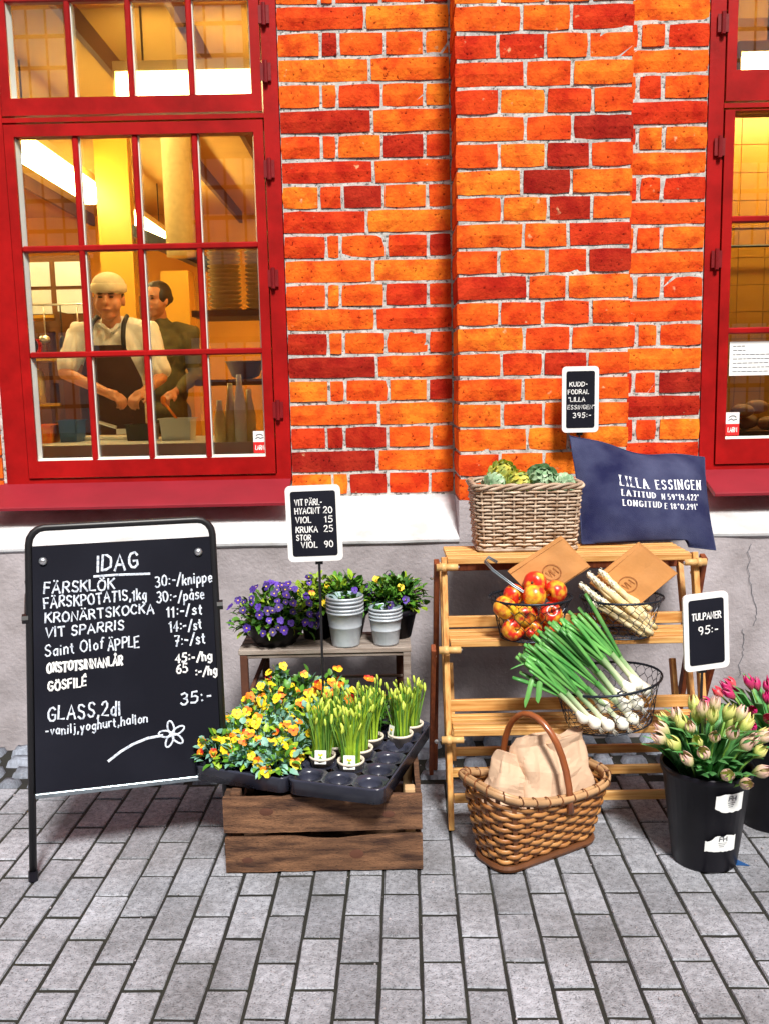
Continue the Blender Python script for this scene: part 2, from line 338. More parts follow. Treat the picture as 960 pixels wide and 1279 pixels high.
def copy_tree(o, parent=None):
    c = o.copy(); COL.objects.link(c)
    if parent: c.parent = parent
    for ch in [x for x in bpy.data.objects if x.parent == o]: copy_tree(ch, c)
    return c
def lerp(a, b, t): return a+(b-a)*t
# ------------------------------------------------------------------ pen letters
F = {}
def _f(txt):
    for ln in txt.strip().split('\n'):
        k, wd, s = ln.strip().split(' ', 2); F[k] = (float(wd), [[tuple(float(q) for q in p.split(',')) for p in st.split()] for st in s.split('|')])
_f('''A 8 0,0 4,10 8,0|1.4,3.6 6.8,3.6
B 7 0,0 0,10 4,10 6.3,8.6 6,6.3 3.8,5.4 0,5.2|3.8,5.4 6.8,4 6.6,1.4 4,0 0,0
C 7 6.8,8.4 5,10 2,9.6 .2,6.5 .2,3.5 2,.5 4.8,0 6.8,1.6
D 7.4 0,0 0,10 3.5,9.8 6.6,7.6 7.2,5 6.4,2 3.5,.1 0,0
E 6 6,10 0,10 0,0 6,0|0,5.2 5,5.2
F 6 6,10 0,10 0,0|0,5.2 5,5.2
G 7.4 6.8,8.6 4.8,10 2,9.4 .2,6.5 .3,3 2.2,.4 5,.1 7,1.8 7,4.6 4.2,4.6
H 7 0,0 0,10|7,0 7,10|0,5 7,5
I 1.5 .7,0 .7,10
J 5 4.6,10 4.6,2 3.2,.2 1.2,.2 0,2
K 7 0,0 0,10|6.6,10 0,4.4|2,6 7,0
L 5.6 0,10 0,0 5.6,0
M 9 0,0 .6,10 4.5,3 8.4,10 9,0
N 7.4 0,0 0,10 7,0 7,10
O 8 4,10 1.4,9 .1,6.4 .1,3.6 1.4,1 4,0 6.6,1 7.9,3.6 7.9,6.4 6.6,9 4,10
P 6.6 0,0 0,10 4,10 6.4,8.6 6.2,6 4,4.8 0,4.7
R 7 0,0 0,10 4,10 6.4,8.5 6.2,6.1 4,5 0,4.9|2.8,5 7,0
S 6.6 6.2,8.6 4.4,10 1.8,9.8 .5,8 1.2,6 5.2,4.4 6.4,2.4 5,.3 2.2,0 .2,1.5
T 7 0,10 7,10|3.5,10 3.5,0
U 7 0,10 0,3 1.4,.5 3.5,0 5.6,.5 7,3 7,10
V 7.4 0,10 3.7,0 7.4,10
W 10 0,10 2.5,0 5,8 7.5,0 10,10
X 7 0,0 7,10|0,10 7,0
Y 7 0,10 3.5,5 7,10|3.5,5 3.5,0
0 6.4 3.2,10 1,8.8 .1,6 .1,4 1,1.2 3.2,0 5.4,1.2 6.3,4 6.3,6 5.4,8.8 3.2,10
1 2.6 0,7.8 2,10 2,0
2 6 .3,8 1.6,9.8 4,10 5.6,8.4 5.2,6 0,0 6,0
3 6 .3,9.2 3,10 5.4,8.6 5,6.2 2.4,5.4 5.4,4.4 5.9,2 4,.1 1.8,0 0,1.4
4 6.4 4.6,0 4.6,10 0,3.2 6.4,3.2
5 6 5.6,10 1,10 .6,5.8 3.4,6.2 5.7,4.6 5.6,1.8 3.4,0 0,.8
6 6 5,9.6 2.4,8 .5,5 .3,2.4 1.8,.2 4.2,.1 5.8,2 5.3,4.6 3,5.5 .6,4
7 6 0,10 6,10 2.4,0|1.4,5 5,5
8 6 3,5.4 .8,6.8 .9,9 3,10 5.1,9 5.2,6.8 3,5.4 .4,3.6 .4,1.4 3,0 5.6,1.4 5.6,3.6 3,5.4
9 6 5.6,6.6 4.8,4.8 2,4.5 .4,6.4 .8,9 3,10 5.2,9 5.7,6.6 5.2,2.6 3.4,0
a 5 4.6,5.6 2.4,6.3 .4,4.6 .3,1.8 2,0 4.4,1.4 4.7,6.2 4.8,0
b 5 0,10 0,0|0,4.6 2.6,6.2 4.8,4.4 4.8,1.6 2.6,0 0,1.2
d 5 4.8,10 4.8,0|4.8,4.6 2.2,6.2 .2,4.4 .2,1.6 2.2,0 4.8,1.2
e 5 .3,3.2 4.7,3.6 4.4,5.4 2.6,6.3 .6,5 .2,2.2 1.8,.1 4.6,.9
f 3.6 3.8,9.6 2.2,10 1.3,8.4 1.3,0|0,6 3.2,6
g 5 4.7,5 2.4,6.3 .3,4.6 .4,1.8 2.4,.2 4.7,1.6|4.8,6 4.8,-2 2.8,-3.6 .4,-2.6
h 4.8 0,10 0,0|0,4.2 2.4,6.2 4.4,5 4.6,0
i 1.4 .6,6 .6,0|.6,8.4 .8,8.6
j 2.4 1.6,6 1.6,-2 .2,-3.4|1.6,8.4 1.8,8.6
k 4.6 0,10 0,0|4.2,6.2 0,2.6|1.6,4 4.6,0
l 1.4 .6,10 .6,0
n 4.8 0,6.2 0,0|0,4.2 2.4,6.3 4.4,5 4.6,0
o 5 2.5,6.3 .5,4.8 .4,1.4 2.5,0 4.6,1.4 4.7,4.8 2.5,6.3
p 5 0,6 0,-3.6|0,4.8 2.6,6.3 4.8,4.6 4.6,1.6 2.6,.2 0,1.2
r 3.6 0,6.2 0,0|0,3.8 1.6,5.8 3.6,6
s 4.4 4.1,5.4 2.2,6.3 .5,5 1.2,3.6 3.6,2.8 4.2,1.2 2.4,0 .1,.8
t 3.4 1.5,9 1.5,1 3.2,.1|0,6 3.2,6
u 4.8 0,6.2 .2,1.4 2,0 4.4,1.6|4.6,6.2 4.7,0
v 4.6 0,6.2 2.3,0 4.6,6.2
x 4.4 0,6 4.4,0|0,0 4.4,6
y 4.8 0,6.2 2.4,.8|4.8,6.2 1.2,-3.4
: 1.6 .8,1.8 .8,2|.8,6.6 .8,6.8
- 4 .3,4.4 3.7,4.4
/ 4.6 0,-1 4.6,10.6
, 1.6 1,.8 .2,-1.8
. 1.4 .6,.1 .6,.3
" 2.4 .4,10 .3,7.8|1.9,10 1.8,7.8
' 1.4 .6,10 .5,7.8
° 3 1.5,10 .3,8.8 1.5,7.6 2.7,8.8 1.5,10''')
for a, b in (('Ä','A'),('Ö','O')): F[a] = (F[b][0], F[b][1]+[[(2,11.6),(2.3,11.9)],[(5.6,11.6),(5.9,11.9)]])
F['Å'] = (F['A'][0], F['A'][1]+[[(4,13.2),(2.9,12.1),(4,11),(5.1,12.1),(4,13.2)]])
F['å'] = (F['a'][0], F['a'][1]+[[(2.4,9.8),(1.5,8.9),(2.4,8),(3.3,8.9),(2.4,9.8)]])
F['É'] = (F['E'][0], F['E'][1]+[[(2.4,11.2),(4.4,13)]])
def pen(txt, u, v, width, h, jit=.35, seed=1, slope=0, gap=2.2):
    rnd = random.Random(seed); tot = sum((F[c][0]+gap) if c != ' ' else 5 for c in txt)-gap
    kx = width/tot; ky = h/10; x = 0; out = []
    for c in txt:
        if c == ' ': x += 5; continue
        wd, st = F[c]; dy = rnd.uniform(-jit, jit); sk = rnd.uniform(-.05, .1)
        for s_ in st:
            pl = []
            for (a, b) in s_:
                a2 = x+a+b*sk+rnd.uniform(-jit, jit)*.4; pl.append((u+a2*kx, v+(b+dy+rnd.uniform(-jit, jit)*.4)*ky+a2*kx*slope))
            out.append(pl)
        x += wd+gap
    return out
# ================================================================== GROUND
rnd = random.Random(5)
g = MB(); g.box(-60, 60, -60, 30, -.4, -.035); struct(g.build('ground', M['joint']))
pav = MB(); pav.box(-6, 6, -6.5, -.415, -.034, -.0045); pav = struct(pav.build('pavement', M['joint']))
th = math.atan(.025); PO = Vector((.068, -1.625, 0)); PA = Vector((math.cos(th), -math.sin(th), 0)); PB = Vector((math.sin(th), math.cos(th), 0))
PW, PL = .1068, .2135
def paver_mesh(sd):
    r = random.Random(sd); hw, hl = PW/2-.0030, PL/2-.0046; m = MB(); vs = []
    for z, k in ((-.03, 0), (-.007, 0), (0, .0035)):
        for (a, b) in ((-1,-1),(0,-1),(1,-1),(1,0),(1,1),(0,1),(-1,1),(-1,0)):
            vs.append((a*(hw-k)+r.uniform(-.0016,.001), b*(hl-k)+r.uniform(-.0022,.0012), z+(r.uniform(-.001,.0006) if k else 0)))
    fs = [tuple(range(16, 24))]
    for q in range(2):
        for i in range(8): fs.append((q*8+i, q*8+(i+1)%8, q*8+8+(i+1)%8, q*8+8+i))
    return m.add(vs, fs).mesh('paving_block', M['paver'])
pm = [paver_mesh(i) for i in range(5)]; far = MB()
for i in range(-50, 50):
    for n in range(-22, 8):
        b0 = n*PL+(PL/2 if i % 2 == 0 else 0); c = PO+PA*((i+.5)*PW)+PB*(b0+PL/2)
        if c.y > -.42+PL*.2 or abs(c.x) > 4.5: continue
        near = -1.95 < c.y and abs(c.x) < 1.05+(c.y+1.95)*.55
        if near:
            k = 1
            top = c.y+PL/2
            if top > -.42: k = (-.42-(c.y-PL/2))/PL; c = c-PB*(PL*(1-k)/2)
            o = link('paving_block', pm[rnd.randrange(5)], pav, (c.x, c.y, rnd.uniform(-.002, .0015)), (rnd.gauss(0, .004), rnd.gauss(0, .006), -th+(math.pi if rnd.random() < .5 else 0)+rnd.gauss(0, .006)), (1, k, 1))
        else: far.box(c.x-PW/2+.004, c.x+PW/2-.004, c.y-PL/2+.004, min(c.y+PL/2-.004, -.42), -.03, rnd.uniform(-.002, .001))
far.build('paving_blocks', M['paver'], pav, kind='stuff')
st = MB(); st.box(-6, 6, -.415, .02, -.034, -.022); st = struct(st.build('sett_strip', M['joint']))
def sett_mesh(sd):
    m = MB(); N = 6; vs = []
    for i in range(N):
        for j in range(N):
            u, v = i/(N-1)*2-1, j/(N-1)*2-1; e = max(abs(u), abs(v)); q = noise.noise(Vector((u*1.4+sd*7, v*1.4, sd)))
            k = 1-.12*(u*u*v*v)
            vs.append((u*.5*k, v*.5*k, .010*q+.004-(.022*e**5)-(.03 if e > .99 else 0)))
    fs = [(i*N+j, (i+1)*N+j, (i+1)*N+j+1, i*N+j+1) for i in range(N-1) for j in range(N-1)]
    return m.add(vs, fs).mesh('granite_sett', M['sett'], True)
sm = [sett_mesh(i) for i in range(7)]; farS = MB()
for r_ in range(4):
    x = -4.6; y0 = -.415+r_*.107
    while x < 4.6:
        wd = rnd.uniform(.10, .16)
        if abs(x) < 1.75:
            link('granite_sett', sm[rnd.randrange(7)], st, (x+wd/2, y0+.053, rnd.uniform(-.004, .004)), (rnd.gauss(0,.03), rnd.gauss(0,.03), rnd.choice((0, math.pi))+rnd.gauss(0,.03)), (wd-.012, .094, 1))
        else: farS.box(x+.006, x+wd-.006, y0+.006, y0+.10, -.03, rnd.uniform(-.006, .003))
        x += wd
farS.build('granite_setts', M['sett'], st, kind='stuff')
gm = MB(); rg = random.Random(9)
for i in range(900):
    x, y = rg.uniform(-1.5, 1.6), rg.uniform(-1.8, -.1); s_ = rg.choice((.0008, .0012, .0018, .003)) if rg.random() < .93 else .0045
    gm.ball((x, y, .0005+s_*.3), s_, s_*rg.uniform(.6, 1.3), s_*.7, 5, 3)
gm = gm.build('grit', M['plinth']); gm['kind'] = 'stuff'
# ================================================================== BRICK BUILDING
bld = thing('brick_building', 'orange red brick building with red framed windows above a grey rendered base', 'building')
RC = .25                       # recess of the panels behind the pilaster
wl = MB()
wl.box(-.395, .312, RC+.0075, .60, .96, 3.55); wl.box(.9825, 1.362, RC+.0075, .60, .96, 3.55)
wl.box(.312, .9825, .0075, .60, .98, 3.55)
wl.box(-4.6, -1.63, RC+.012, .60, .96, 3.55); wl.box(2.72, 4.6, RC+.012, .60, .96, 3.55)
wl.box(-4.6, 4.6, RC+.013, .60, 3.55, 6.5); wl.box(-1.63, -.395, RC+.03, .60, .3, 1.07); wl.box(1.362, 2.72, RC+.03, .60, .3, 1.07)
wall = wl.build('wall', M['mortar'], bld)
def brick_mesh(w, dep, h, sd):
    r = random.Random(sd); nx, nz = (5 if w > .2 else 3), 2; vs = []; fs = []; c = .005
    for j in range(nz+1):
        for i in range(nx+1):
            e = (i in (0, nx)) or (j in (0, nz)); x = -w/2+w*i/nx; z = -h/2+h*j/nz
            x += r.uniform(-.002, .002) if i in (0, nx) else r.uniform(-.004, .004); z += r.uniform(-.0022, .0018) if j in (0, nz) else 0
            if e and (i in (0, nx)) and (j in (0, nz)): x *= 1-.004/w; z *= 1-.003/h
            vs.append((x, r.uniform(-.0025, .0025)+(.0045 if e else 0), z))
    n1 = len(vs)
    for j in range(nz+1):
        for i in range(nx+1): fs.append((j*(nx+1)+i, j*(nx+1)+i+1, (j+1)*(nx+1)+i+1, (j+1)*(nx+1)+i)) if i < nx and j < nz else None
    fs = [f for f in fs if f]
    rim = [i for i in range(nx+1)]+[(j+1)*(nx+1)-1 for j in range(1, nz+1)]+[nz*(nx+1)+i for i in range(nx-1, -1, -1)]+[j*(nx+1) for j in range(nz-1, 0, -1)]
    for q in rim: x, y, z = vs[q]; vs.append((x, .006+.004*0+y+.004, z))
    k = len(rim); a = n1
    for q in rim: x, y, z = vs[q]; vs.append((x, dep, z))
    for i in range(k):
        j = (i+1) % k
        fs += [(rim[i], a+i, a+j, rim[j]), (a+i, a+k+i, a+k+j, a+j)]
    return MB().add(vs, fs).mesh('brick', M['brick'])
bcache = {}
def brick(x0, x1, y, z, dep=.06):
    w_ = round(x1-x0, 3); key = (round(w_, 2), dep, rnd.randrange(4))
    if key not in bcache: bcache[key] = brick_mesh(key[0], dep, .0866, len(bcache))
    link('brick', bcache[key], wall, ((x0+x1)/2, y+rnd.uniform(-.003, .002), z), (0, rnd.gauss(0, .004), 0), (w_/key[0], 1, 1+rnd.uniform(-.015, .02)))
Z0 = 1.005
for k in range(21):
    z = Z0+.1*k+.05; q = lambda a=.004: rnd.uniform(-a, a)
    # left panel
    if k % 2 == 0:
        e = [-.395, -.227, -.150, .034-.005, .212, .312]
        e = [-.395, -.232+q(.012), -.155+q(.012), .027+q(.012), .203+q(.01), .3]
    else: e = [-.395, -.035+q(.02), .3]
    for i in range(len(e)-1): brick(e[i]+(.0055 if i else 0), e[i+1]-(.0055 if i < len(e)-2 else 0), RC, z)
    # right panel
    e = [.995, 1.078+q(.008), 1.182+q(.008), 1.362] if k % 2 == 0 else [.995, 1.362]
    for i in range(len(e)-1): brick(e[i]+(.008 if i else 0), e[i+1]-(.008 if i < len(e)-2 else 0), RC, z+.008)
    # pilaster
    e = [.304, .571+q(.012), .745+q(.012), .99] if k % 2 == 0 else [.304, .478+q(.01), .652+q(.01), .825+q(.01), .99]
    for i in range(len(e)-1):
        ends = i == 0 or i == len(e)-2
        brick(e[i]+(.0055 if i else 0), e[i+1]-(.0055 if i < len(e)-2 else 0), 0, z-.007, .25 if ends else .06)
ex = MB()
for k in range(54):
    z = Z0+.1*k+.05
    for (a, b, y) in ((-4.6, -1.64, RC), (2.73, 4.6, RC)) if k < 21 else ((-4.6, 4.6, RC),):
        if k >= 21 and z < 3.5:
            for (a2, b2) in ((-4.6, -1.64), (-.395, .30), (.995, 1.362), (2.73, 4.6)):
                x = a2
                while x < b2-.01: x2 = min(b2, x+(.17 if k % 2 else .34)); ex.box(x+.006, x2-.006, y, y+.03, z-.044, z+.044); x = x2
            continue
        x = a-(.08 if k % 2 else 0)
        while x < b-.01: x2 = min(b, x+(.17 if k % 2 else .34)); ex.box(max(x, a)+.006, x2-.006, y, y+.03, z-.044, z+.044); x = x2
    if k >= 21: ex.box(.31, .985, 0, .24, z-.044, z+.044)
ex.build('bricks', M['brick'], wall, kind='stuff')
# plinth and weathered white ledge
def rough_sheet(P, nu, nv, amp, sc_):
    m = MB(); vs = []
    for i in range(nu+1):
        for j in range(nv+1):
            p, n_ = P(i/nu, j/nv); p = Vector(p); vs.append(p+Vector(n_)*amp*noise.noise(p*sc_))
    return m.add(vs, [(i*(nv+1)+j, (i+1)*(nv+1)+j, (i+1)*(nv+1)+j+1, i*(nv+1)+j+1) for i in range(nu) for j in range(nv)])
pl = rough_sheet(lambda u, v: ((-4.6+9.2*u, 0, -.03+.868*v), (0, 1, 0)), 184, 18, .006, 3.2)
pl.box(-4.6, 4.6, .008, .6, -.03, .835)
pl.add(*(lambda vs: (vs, [(0,1,2,3),(4,5,6,7),(8,9,10,11)]))([(.303,-.001,.83),(.995,-.001,.83),(.995,-.001,1.003),(.303,-.001,1.003),(.303,-.001,.83),(.303,-.001,1.003),(.303,.26,1.003),(.303,.26,.83),(.995,-.001,1.003),(.995,.26,1.003),(.303,.26,1.003),(.303,-.001,1.003)]))
pl.build('plinth', M['plinth'], bld, True)
for x0, x1 in ((-4.6, .3025), (.996, 4.6)):
    n_ = int((x1-x0)/.06); m = MB(); vs = []; sec = [(.004, .825), (-.010, .836), (-.012, .846), (.10, .905), (.20, .972), (.262, 1.003), (.262, .84)]
    for i in range(n_+1):
        x = lerp(x0, x1, i/n_)
        for a, b in sec: p = Vector((x, a, b)); vs.append((x, a+.004*noise.noise(p*5), b+.005*noise.noise(p*4+Vector((9,0,0)))))
    K = len(sec); fs = [(i*K+j, (i+1)*K+j, (i+1)*K+j+1, i*K+j+1) for i in range(n_) for j in range(K-1)]+[tuple(range(K)), tuple(n_*K+j for j in range(K-1, -1, -1))]
    m.add(vs, fs).build('ledge', M['ledge'], bld)
m = MB(); rc_ = random.Random(4)
for x, z, L_ in ((1.50, .80, .34), (1.475, .44, .20), (-1.42, .70, .28), (-.36, .55, .16)):
    pts = [(x, z)]
    while pts[-1][1] > z-L_: pts.append((pts[-1][0]+rc_.uniform(-.009, .009), pts[-1][1]-rc_.uniform(.008, .02)))
    m = MB(); m.strokes([pts], .0022, lambda u, v: (Vector((u, -.0045, v)), Vector((0, -1, 0))), .0003); m.build('crack', M['text'], bld)
# ---- windows
def window(x0, x1, cols, zb=1.075, zt=3.5, px0=0, px1=0, tz=None, nr=3, bars=None, tr=None, vbars=True, lname=None):
    """x0..x1 outer frame; px0..px1 glass; bars: heights of horizontal glazing bars"""
    f = MB(); Y = RC
    f.box(x0, px0-.045, Y, .40, zb, zt); f.box(px1+.045, x1, Y, .40, zb, zt)
    f.box(px0-.045, px1+.045, Y+.001, .399, zb, zb+.028); f.box(px0-.045, px1+.045, Y-.006, .398, 2.574, 2.592); f.box(px0-.045, px1+.045, Y+.002, .40, zt-.05, zt)
    fr = f.build('window', M['red'], bld)
    for (b, t, gb, gt, rows, hb) in ((1.108, 2.566, tz[0], tz[1], 3, bars), (2.60, 3.44, tz[2], 3.37, 1, [3.05])):
        s = MB(); a0, a1 = px0-.04, px1+.04
        s.box(a0, px0, Y-.008, Y+.05, b, t); s.box(px1, a1, Y-.008, Y+.05, b, t); s.box(px0, px1, Y-.0075, Y+.049, b, gb); s.box(px0, px1, Y-.0075, Y+.049, gt, t)
        so = s.build('sash', M['red'], fr)
        so = fr
        # pale putty bevel between frame and glass
        p = MB(); w_ = .010; yf, yg = Y+.004, Y+.038
        p.add([(px0, yf, gb), (px0+w_, yg, gb+w_), (px0+w_, yg, gt-w_), (px0, yf, gt)], [(0,1,2,3)])
        p.add([(px1, yf, gb), (px1-w_, yg, gb+w_), (px1-w_, yg, gt-w_), (px1, yf, gt)], [(3,2,1,0)])
        p.add([(px0, yf, gb), (px1, yf, gb), (px1-w_, yg, gb+w_), (px0+w_, yg, gb+w_)], [(0,1,2,3)])
        p.build('putty_edge', M['putty'], fr)
        vx = [lerp(px0, px1, i/cols) for i in range(1, cols)] if vbars else [lerp(px0, px1, i/cols) for i in range(1, cols)]
        for x in vx:
            m = MB(); m.bar((x, Y+.017, gb), (x, Y+.017, gt), .024, .034, (0, 1, 0), .007)
            m.cur = 1; m.bar((x+.013, Y+.024, gb), (x+.013, Y+.024, gt), .005, .02, (0,1,0), .001)
            m.build('glazing_bar', [M['red'], M['putty']], fr)
        for z in hb:
            m = MB(); m.bar((px0, Y+.016, z), (px1, Y+.016, z), .026, .036, (0, 1, 0), .008); m.build('glazing_bar', M['red'], fr)
        zs = [gb]+hb+[gt]; xs = [px0]+vx+[px1]
        for i in range(len(xs)-1):
            for j in range(len(zs)-1):
                m = MB(); cx, cz = (xs[i]+xs[i+1])/2, (zs[j]+zs[j+1])/2; hx, hz = (xs[i+1]-xs[i])/2, (zs[j+1]-zs[j])/2
                m.box(-hx, hx, 0, .004, -hz, hz)
                link('pane', m.mesh('pane', M['paneT' if rows == 1 else 'pane']), fr, (cx, Y+.036, cz), (rnd.gauss(0, .004), 0, rnd.gauss(0, .004)))
    return fr
def hinge(fr, x, z, h=.085):
    m = MB(); m.tube([(x, RC-.014, z-h/2), (x, RC-.014, z+h/2)], .009, 8); m.box(x-.022, x+.022, RC-.012, RC-.006, z-h/2+.008, z+h/2-.008); m.build('hinge', M['hinge'], fr)
wL = window(-1.63, -.398, 4, px0=-1.49, px1=-.505, tz=(1.182, 2.518, 2.668), bars=[1.632, 2.07])
wR = window(1.365, 2.70, 4, px0=1.472, px1=2.60, tz=(1.215, 2.562, 2.72), bars=[1.674, 2.132], vbars=True)
for z in (2.97, 2.75, 2.37, 1.93, 1.38): hinge(wL, -.445, z)
for z in (2.9, 2.42, 1.97): hinge(wR, 1.412, z)
for fr, a, b in ((wL, -1.66, -.402), (wR, 1.367, 2.73)):
    m = MB(); vs = []
    for x in (a, b):
        for y, z in ((.055, .992), (.053, 1.003), (.06, 1.008), (.262, 1.088), (.262, 1.07), (.075, .992)): vs.append((x, y, z))
    m.add(vs, [(i, (i+1) % 6, 6+(i+1) % 6, 6+i) for i in range(6)]+[(5,4,3,2,1,0), (6,7,8,9,10,11)]); m.build('sill', M['sill'], fr)
# stickers and paper on the panes
def flat_writer(o, x, y, z):      # plane facing -Y, u right, v up
    return lambda u, v: (Vector((x+u, y, z+v)), Vector((0, -1, 0)))
def sticker(px, pz, wd, h, label, words):
    o = thing('alarm_sticker', label, 'sticker', (px, RC+.034, pz))
    MB().box(0, wd, 0, .001, h*.5, h).build('backing', M['whitepl'], o); MB().box(0, wd, 0, .0011, 0, h*.4995).build('band', M['redst'], o)
    m = MB(); fw = flat_writer(o, 0, -.0006, 0)
    m.strokes(pen('LARM', wd*.16, h*.15, wd*.66, h*.2, .1), .003, fw, .0003); m.build('writing', M['whitepl'], o)
    m = MB(); a = [(wd*(.5+.24*math.cos(t/6*math.pi)), h*(.78+.07*math.sin(t/6*math.pi))) for t in range(0, 7)]
    m.strokes([a, [(wd*.2, h*.66), (wd*.4, h*.72), (wd*.55, h*.66), (wd*.8, h*.7)]], .004, fw, .0003); m.cur = 0; m.build('emblem', M['text'], o)
sticker(-.562, 1.195, .055, .095, 'small white and red alarm sticker in the corner of the kitchen window', 'LARM')
sticker(1.488, 1.228, .058, .10, 'small white and red alarm sticker in the corner of the right hand window', 'LARM')
nz = thing('paper_notice', 'white printed paper notice taped on the right hand window', 'notice', (1.475, RC+.034, 1.485))
MB().box(.02, .33, 0, .001, 0, .145).build('sheet', M['paper'], nz)
m = MB(); rr = random.Random(3)
for i in range(7):
    u0 = .035; L_ = (.05, .045, .25, .15, .27, .28, .2)[i]; x = u0
    pl_ = []
    while x < u0+L_: wq = rr.uniform(.008, .02); pl_.append([(x, .125-i*.018), (x+wq, .125-i*.018)]); x += wq+.006
    m.strokes(pl_, .0035, flat_writer(nz, 0, -.0005, 0), .0003)
m.build('printed_line', M['text'], nz)
# ================================================================== OPPOSITE SIDE OF THE STREET (seen in the panes)
ob = thing('opposite_building', 'ochre building across the street mirrored in the window panes', 'building', (0, -14, 0))
MB().box(-16, 16, -4, 0, -.02, 11).build('wall', M['ofac'], ob)
for cx in (-9.6, -6.3, -3.05, .3, 3.6, 6.9, 10.2):
    for z0 in (.9, 4.0, 7.0):
        f = MB(); f.box(cx-.78, cx+.78, .01, .09, z0-.08, z0+1.72); fo = f.build('window', M['oframe'], ob)
        for i in range(4):
            for j in range(3):
                MB().box(cx-.7+i*.36, cx-.7+i*.36+.31, .09, .1, z0+j*.56, z0+j*.56+.48).build('pane', M['opane'], fo)
# ================================================================== KITCHEN BEHIND THE PANES
for nm, a, mt in (('kitchen_floor', (-5, 1.0, .6, 7.2, .2, .43), 'ifloor'), ('kitchen_ceiling', (-5, 4.6, .6, 7.2, 3.42, 3.5), 'iceil'), ('kitchen_back_wall', (-5, 1.0, 7.0, 7.2, .3, 3.42), 'iwall'),
                  ('kitchen_side_wall', (-5.2, -5, .6, 7.2, .2, 3.42), 'iwall'), ('partition_wall', (-.33, -.18, .60, 7.0, .3, 3.42), 'iwall'), ('shop_end_wall', (4.6, 4.8, .6, 7.2, .2, 3.5), 'iwall'), ('shop_floor', (1.0, 4.6, .6, 7.2, .2, .3), 'ifloor')):
    struct(MB().box(*a).build(nm, M[mt]))
for x in (-3.2, -2.6, -1.55, -1.0, -.55):
    o = struct(MB().box(x, x+.035, .62, 6.9, 3.30, 3.42).build('ceiling_beam', M['ibrown']))
# tiled wall behind the right window
tw = struct(MB().box(1.1, 4.5, 1.62, 1.75, .3, 3.42).build('tiled_wall', M['grout']))
tm = MB().box(-.073, .073, -.006, 0, -.073, .073).mesh('tile', M['tile2'])
for i in range(13):
    for j in range(14): link('tile', tm, tw, (1.5+i*.15, 1.62, 1.17+j*.15+(.0 if j < 8 else .012)))
rl = MB(); rl.tube([(1.2, 1.55, 2.20), (3.8, 1.55, 2.20)], .008, 6)
for x in (1.5, 2.6, 3.6): rl.tube([(x, 1.55, 2.20), (x, 1.62, 2.20)], .006, 5)
tag(rl.build('utensil_rail', M['black']), 'thin dark rail across the yellow tiled wall', 'rail')
def lamp(loc, length, along, label, group=None, s=1):
    o = thing('ceiling_lamp', label, 'lamp', loc, (0, 0, 0 if along == 'x' else R(90)), 'fluorescent ceiling lamps')
    m = MB(); m.box(-length/2, length/2, -.055, .055, .035*s, .035*s+.05); m.box(-length/2, -length/2+.012, -.06, .06, -.03*s, .035*s); m.box(length/2-.012, length/2, -.06, .06, -.03*s, .035*s)
    m.build('housing', M['housing'], o)
    m = MB(); m.tube([(-length/2+.03, 0, 0), (length/2-.03, 0, 0)], .032*s, 10); m.build('tube', M['tube'], o)
    m = MB()
    for x in (-length*.35, length*.35): m.tube([(x, 0, .08), (x, 0, 3.42-loc[2])], .006, 5)
    m.build('hanger', M['black'], o)
lamp((-2.1, 2.55, 2.90), 1.5, 'y', 'near lit fluorescent lamp in the diagonal row over the cooks', s=2.2)
lamp((-2.1, 4.75, 2.90), 1.8, 'y', 'far lit fluorescent lamp in the diagonal row over the cooks', s=2.2)
lamp((-.86, 1.3, 3.0), .96, 'x', 'lit fluorescent lamp seen low in the top panes of the kitchen window', s=2.6)
lamp((-3.6, 3.6, 2.90), 3.0, 'y', 'lit fluorescent lamp glowing at the lower left behind the kitchen panes', s=1.5)
lamp((2.35, 1.15, 3.01), 1.1, 'x', 'lit fluorescent lamp above the yellow tiled wall', s=1.8)
# counter, shelves, stores
ct = thing('kitchen_counter', 'pale steel counter running below the inside of the kitchen window', 'counter', (0, 0, .3))
MB().box(-3.6, -.36, .62, 1.74, .86, .90).build('worktop', M['icount'], ct)
MB().box(-3.6, -.36, .64, 1.72, 0.13, .86).build('cabinet', M['ibrown'], ct)
m = MB(); m.box(-3.5, -.37, .603, .619, .80, .925); m.build('splashback', M['icount'], ct)
def jar_tower(x, y, z, n, r, label):
    for i in range(n):
        o = MB(); o.lathe([(r*.70, 0), (r*.99, .016), (r, .019), (r*.96, .020), (r*.6, .008)], 20, cap1=True)
        tag(o.build('plate', M['cups'], None, True), label+', number %d up from the board' % (i+1), 'plate', 'plates stacked on the kitchen shelf'); bpy.data.objects[-1] if False else None
        COL.objects[-1].location = (x, y, z+i*.0215)
sh = thing('kitchen_shelf', 'dark wall shelf stacked with cream plates inside the kitchen', 'shelf', (-.66, 1.12, 1.86))
for z in (.0, -.34): MB().box(-.27, .30, -.20, .16, z-.03, z).build('shelf_board', M['ibrown'], sh)
MB().box(.29, .32, -.20, .16, -.60, .9).build('side_panel', M['ibrown'], sh)
jar_tower(-.79, 1.1, 1.86, 15, .085, 'cream plate in the left stack on the kitchen shelf')
jar_tower(-.605, 1.1, 1.86, 15, .08, 'cream plate in the right stack on the kitchen shelf')
for x, r in ((-.70, .10), (-.53, .085)):
    m = MB(); m.lathe([(.03, 0), (r*.7, .015), (r, .09), (r+.006, .092), (r*.95, .088), (r*.6, .02)], 20, cap1=True)
    o = tag(m.build('mixing_bowl', M['steel'], None, True), 'dark steel mixing bowl on the lower kitchen shelf '+('nearer the cooks' if r > .09 else 'nearer the window edge'), 'bowl'); o.location = (x, 1.08, 1.52)
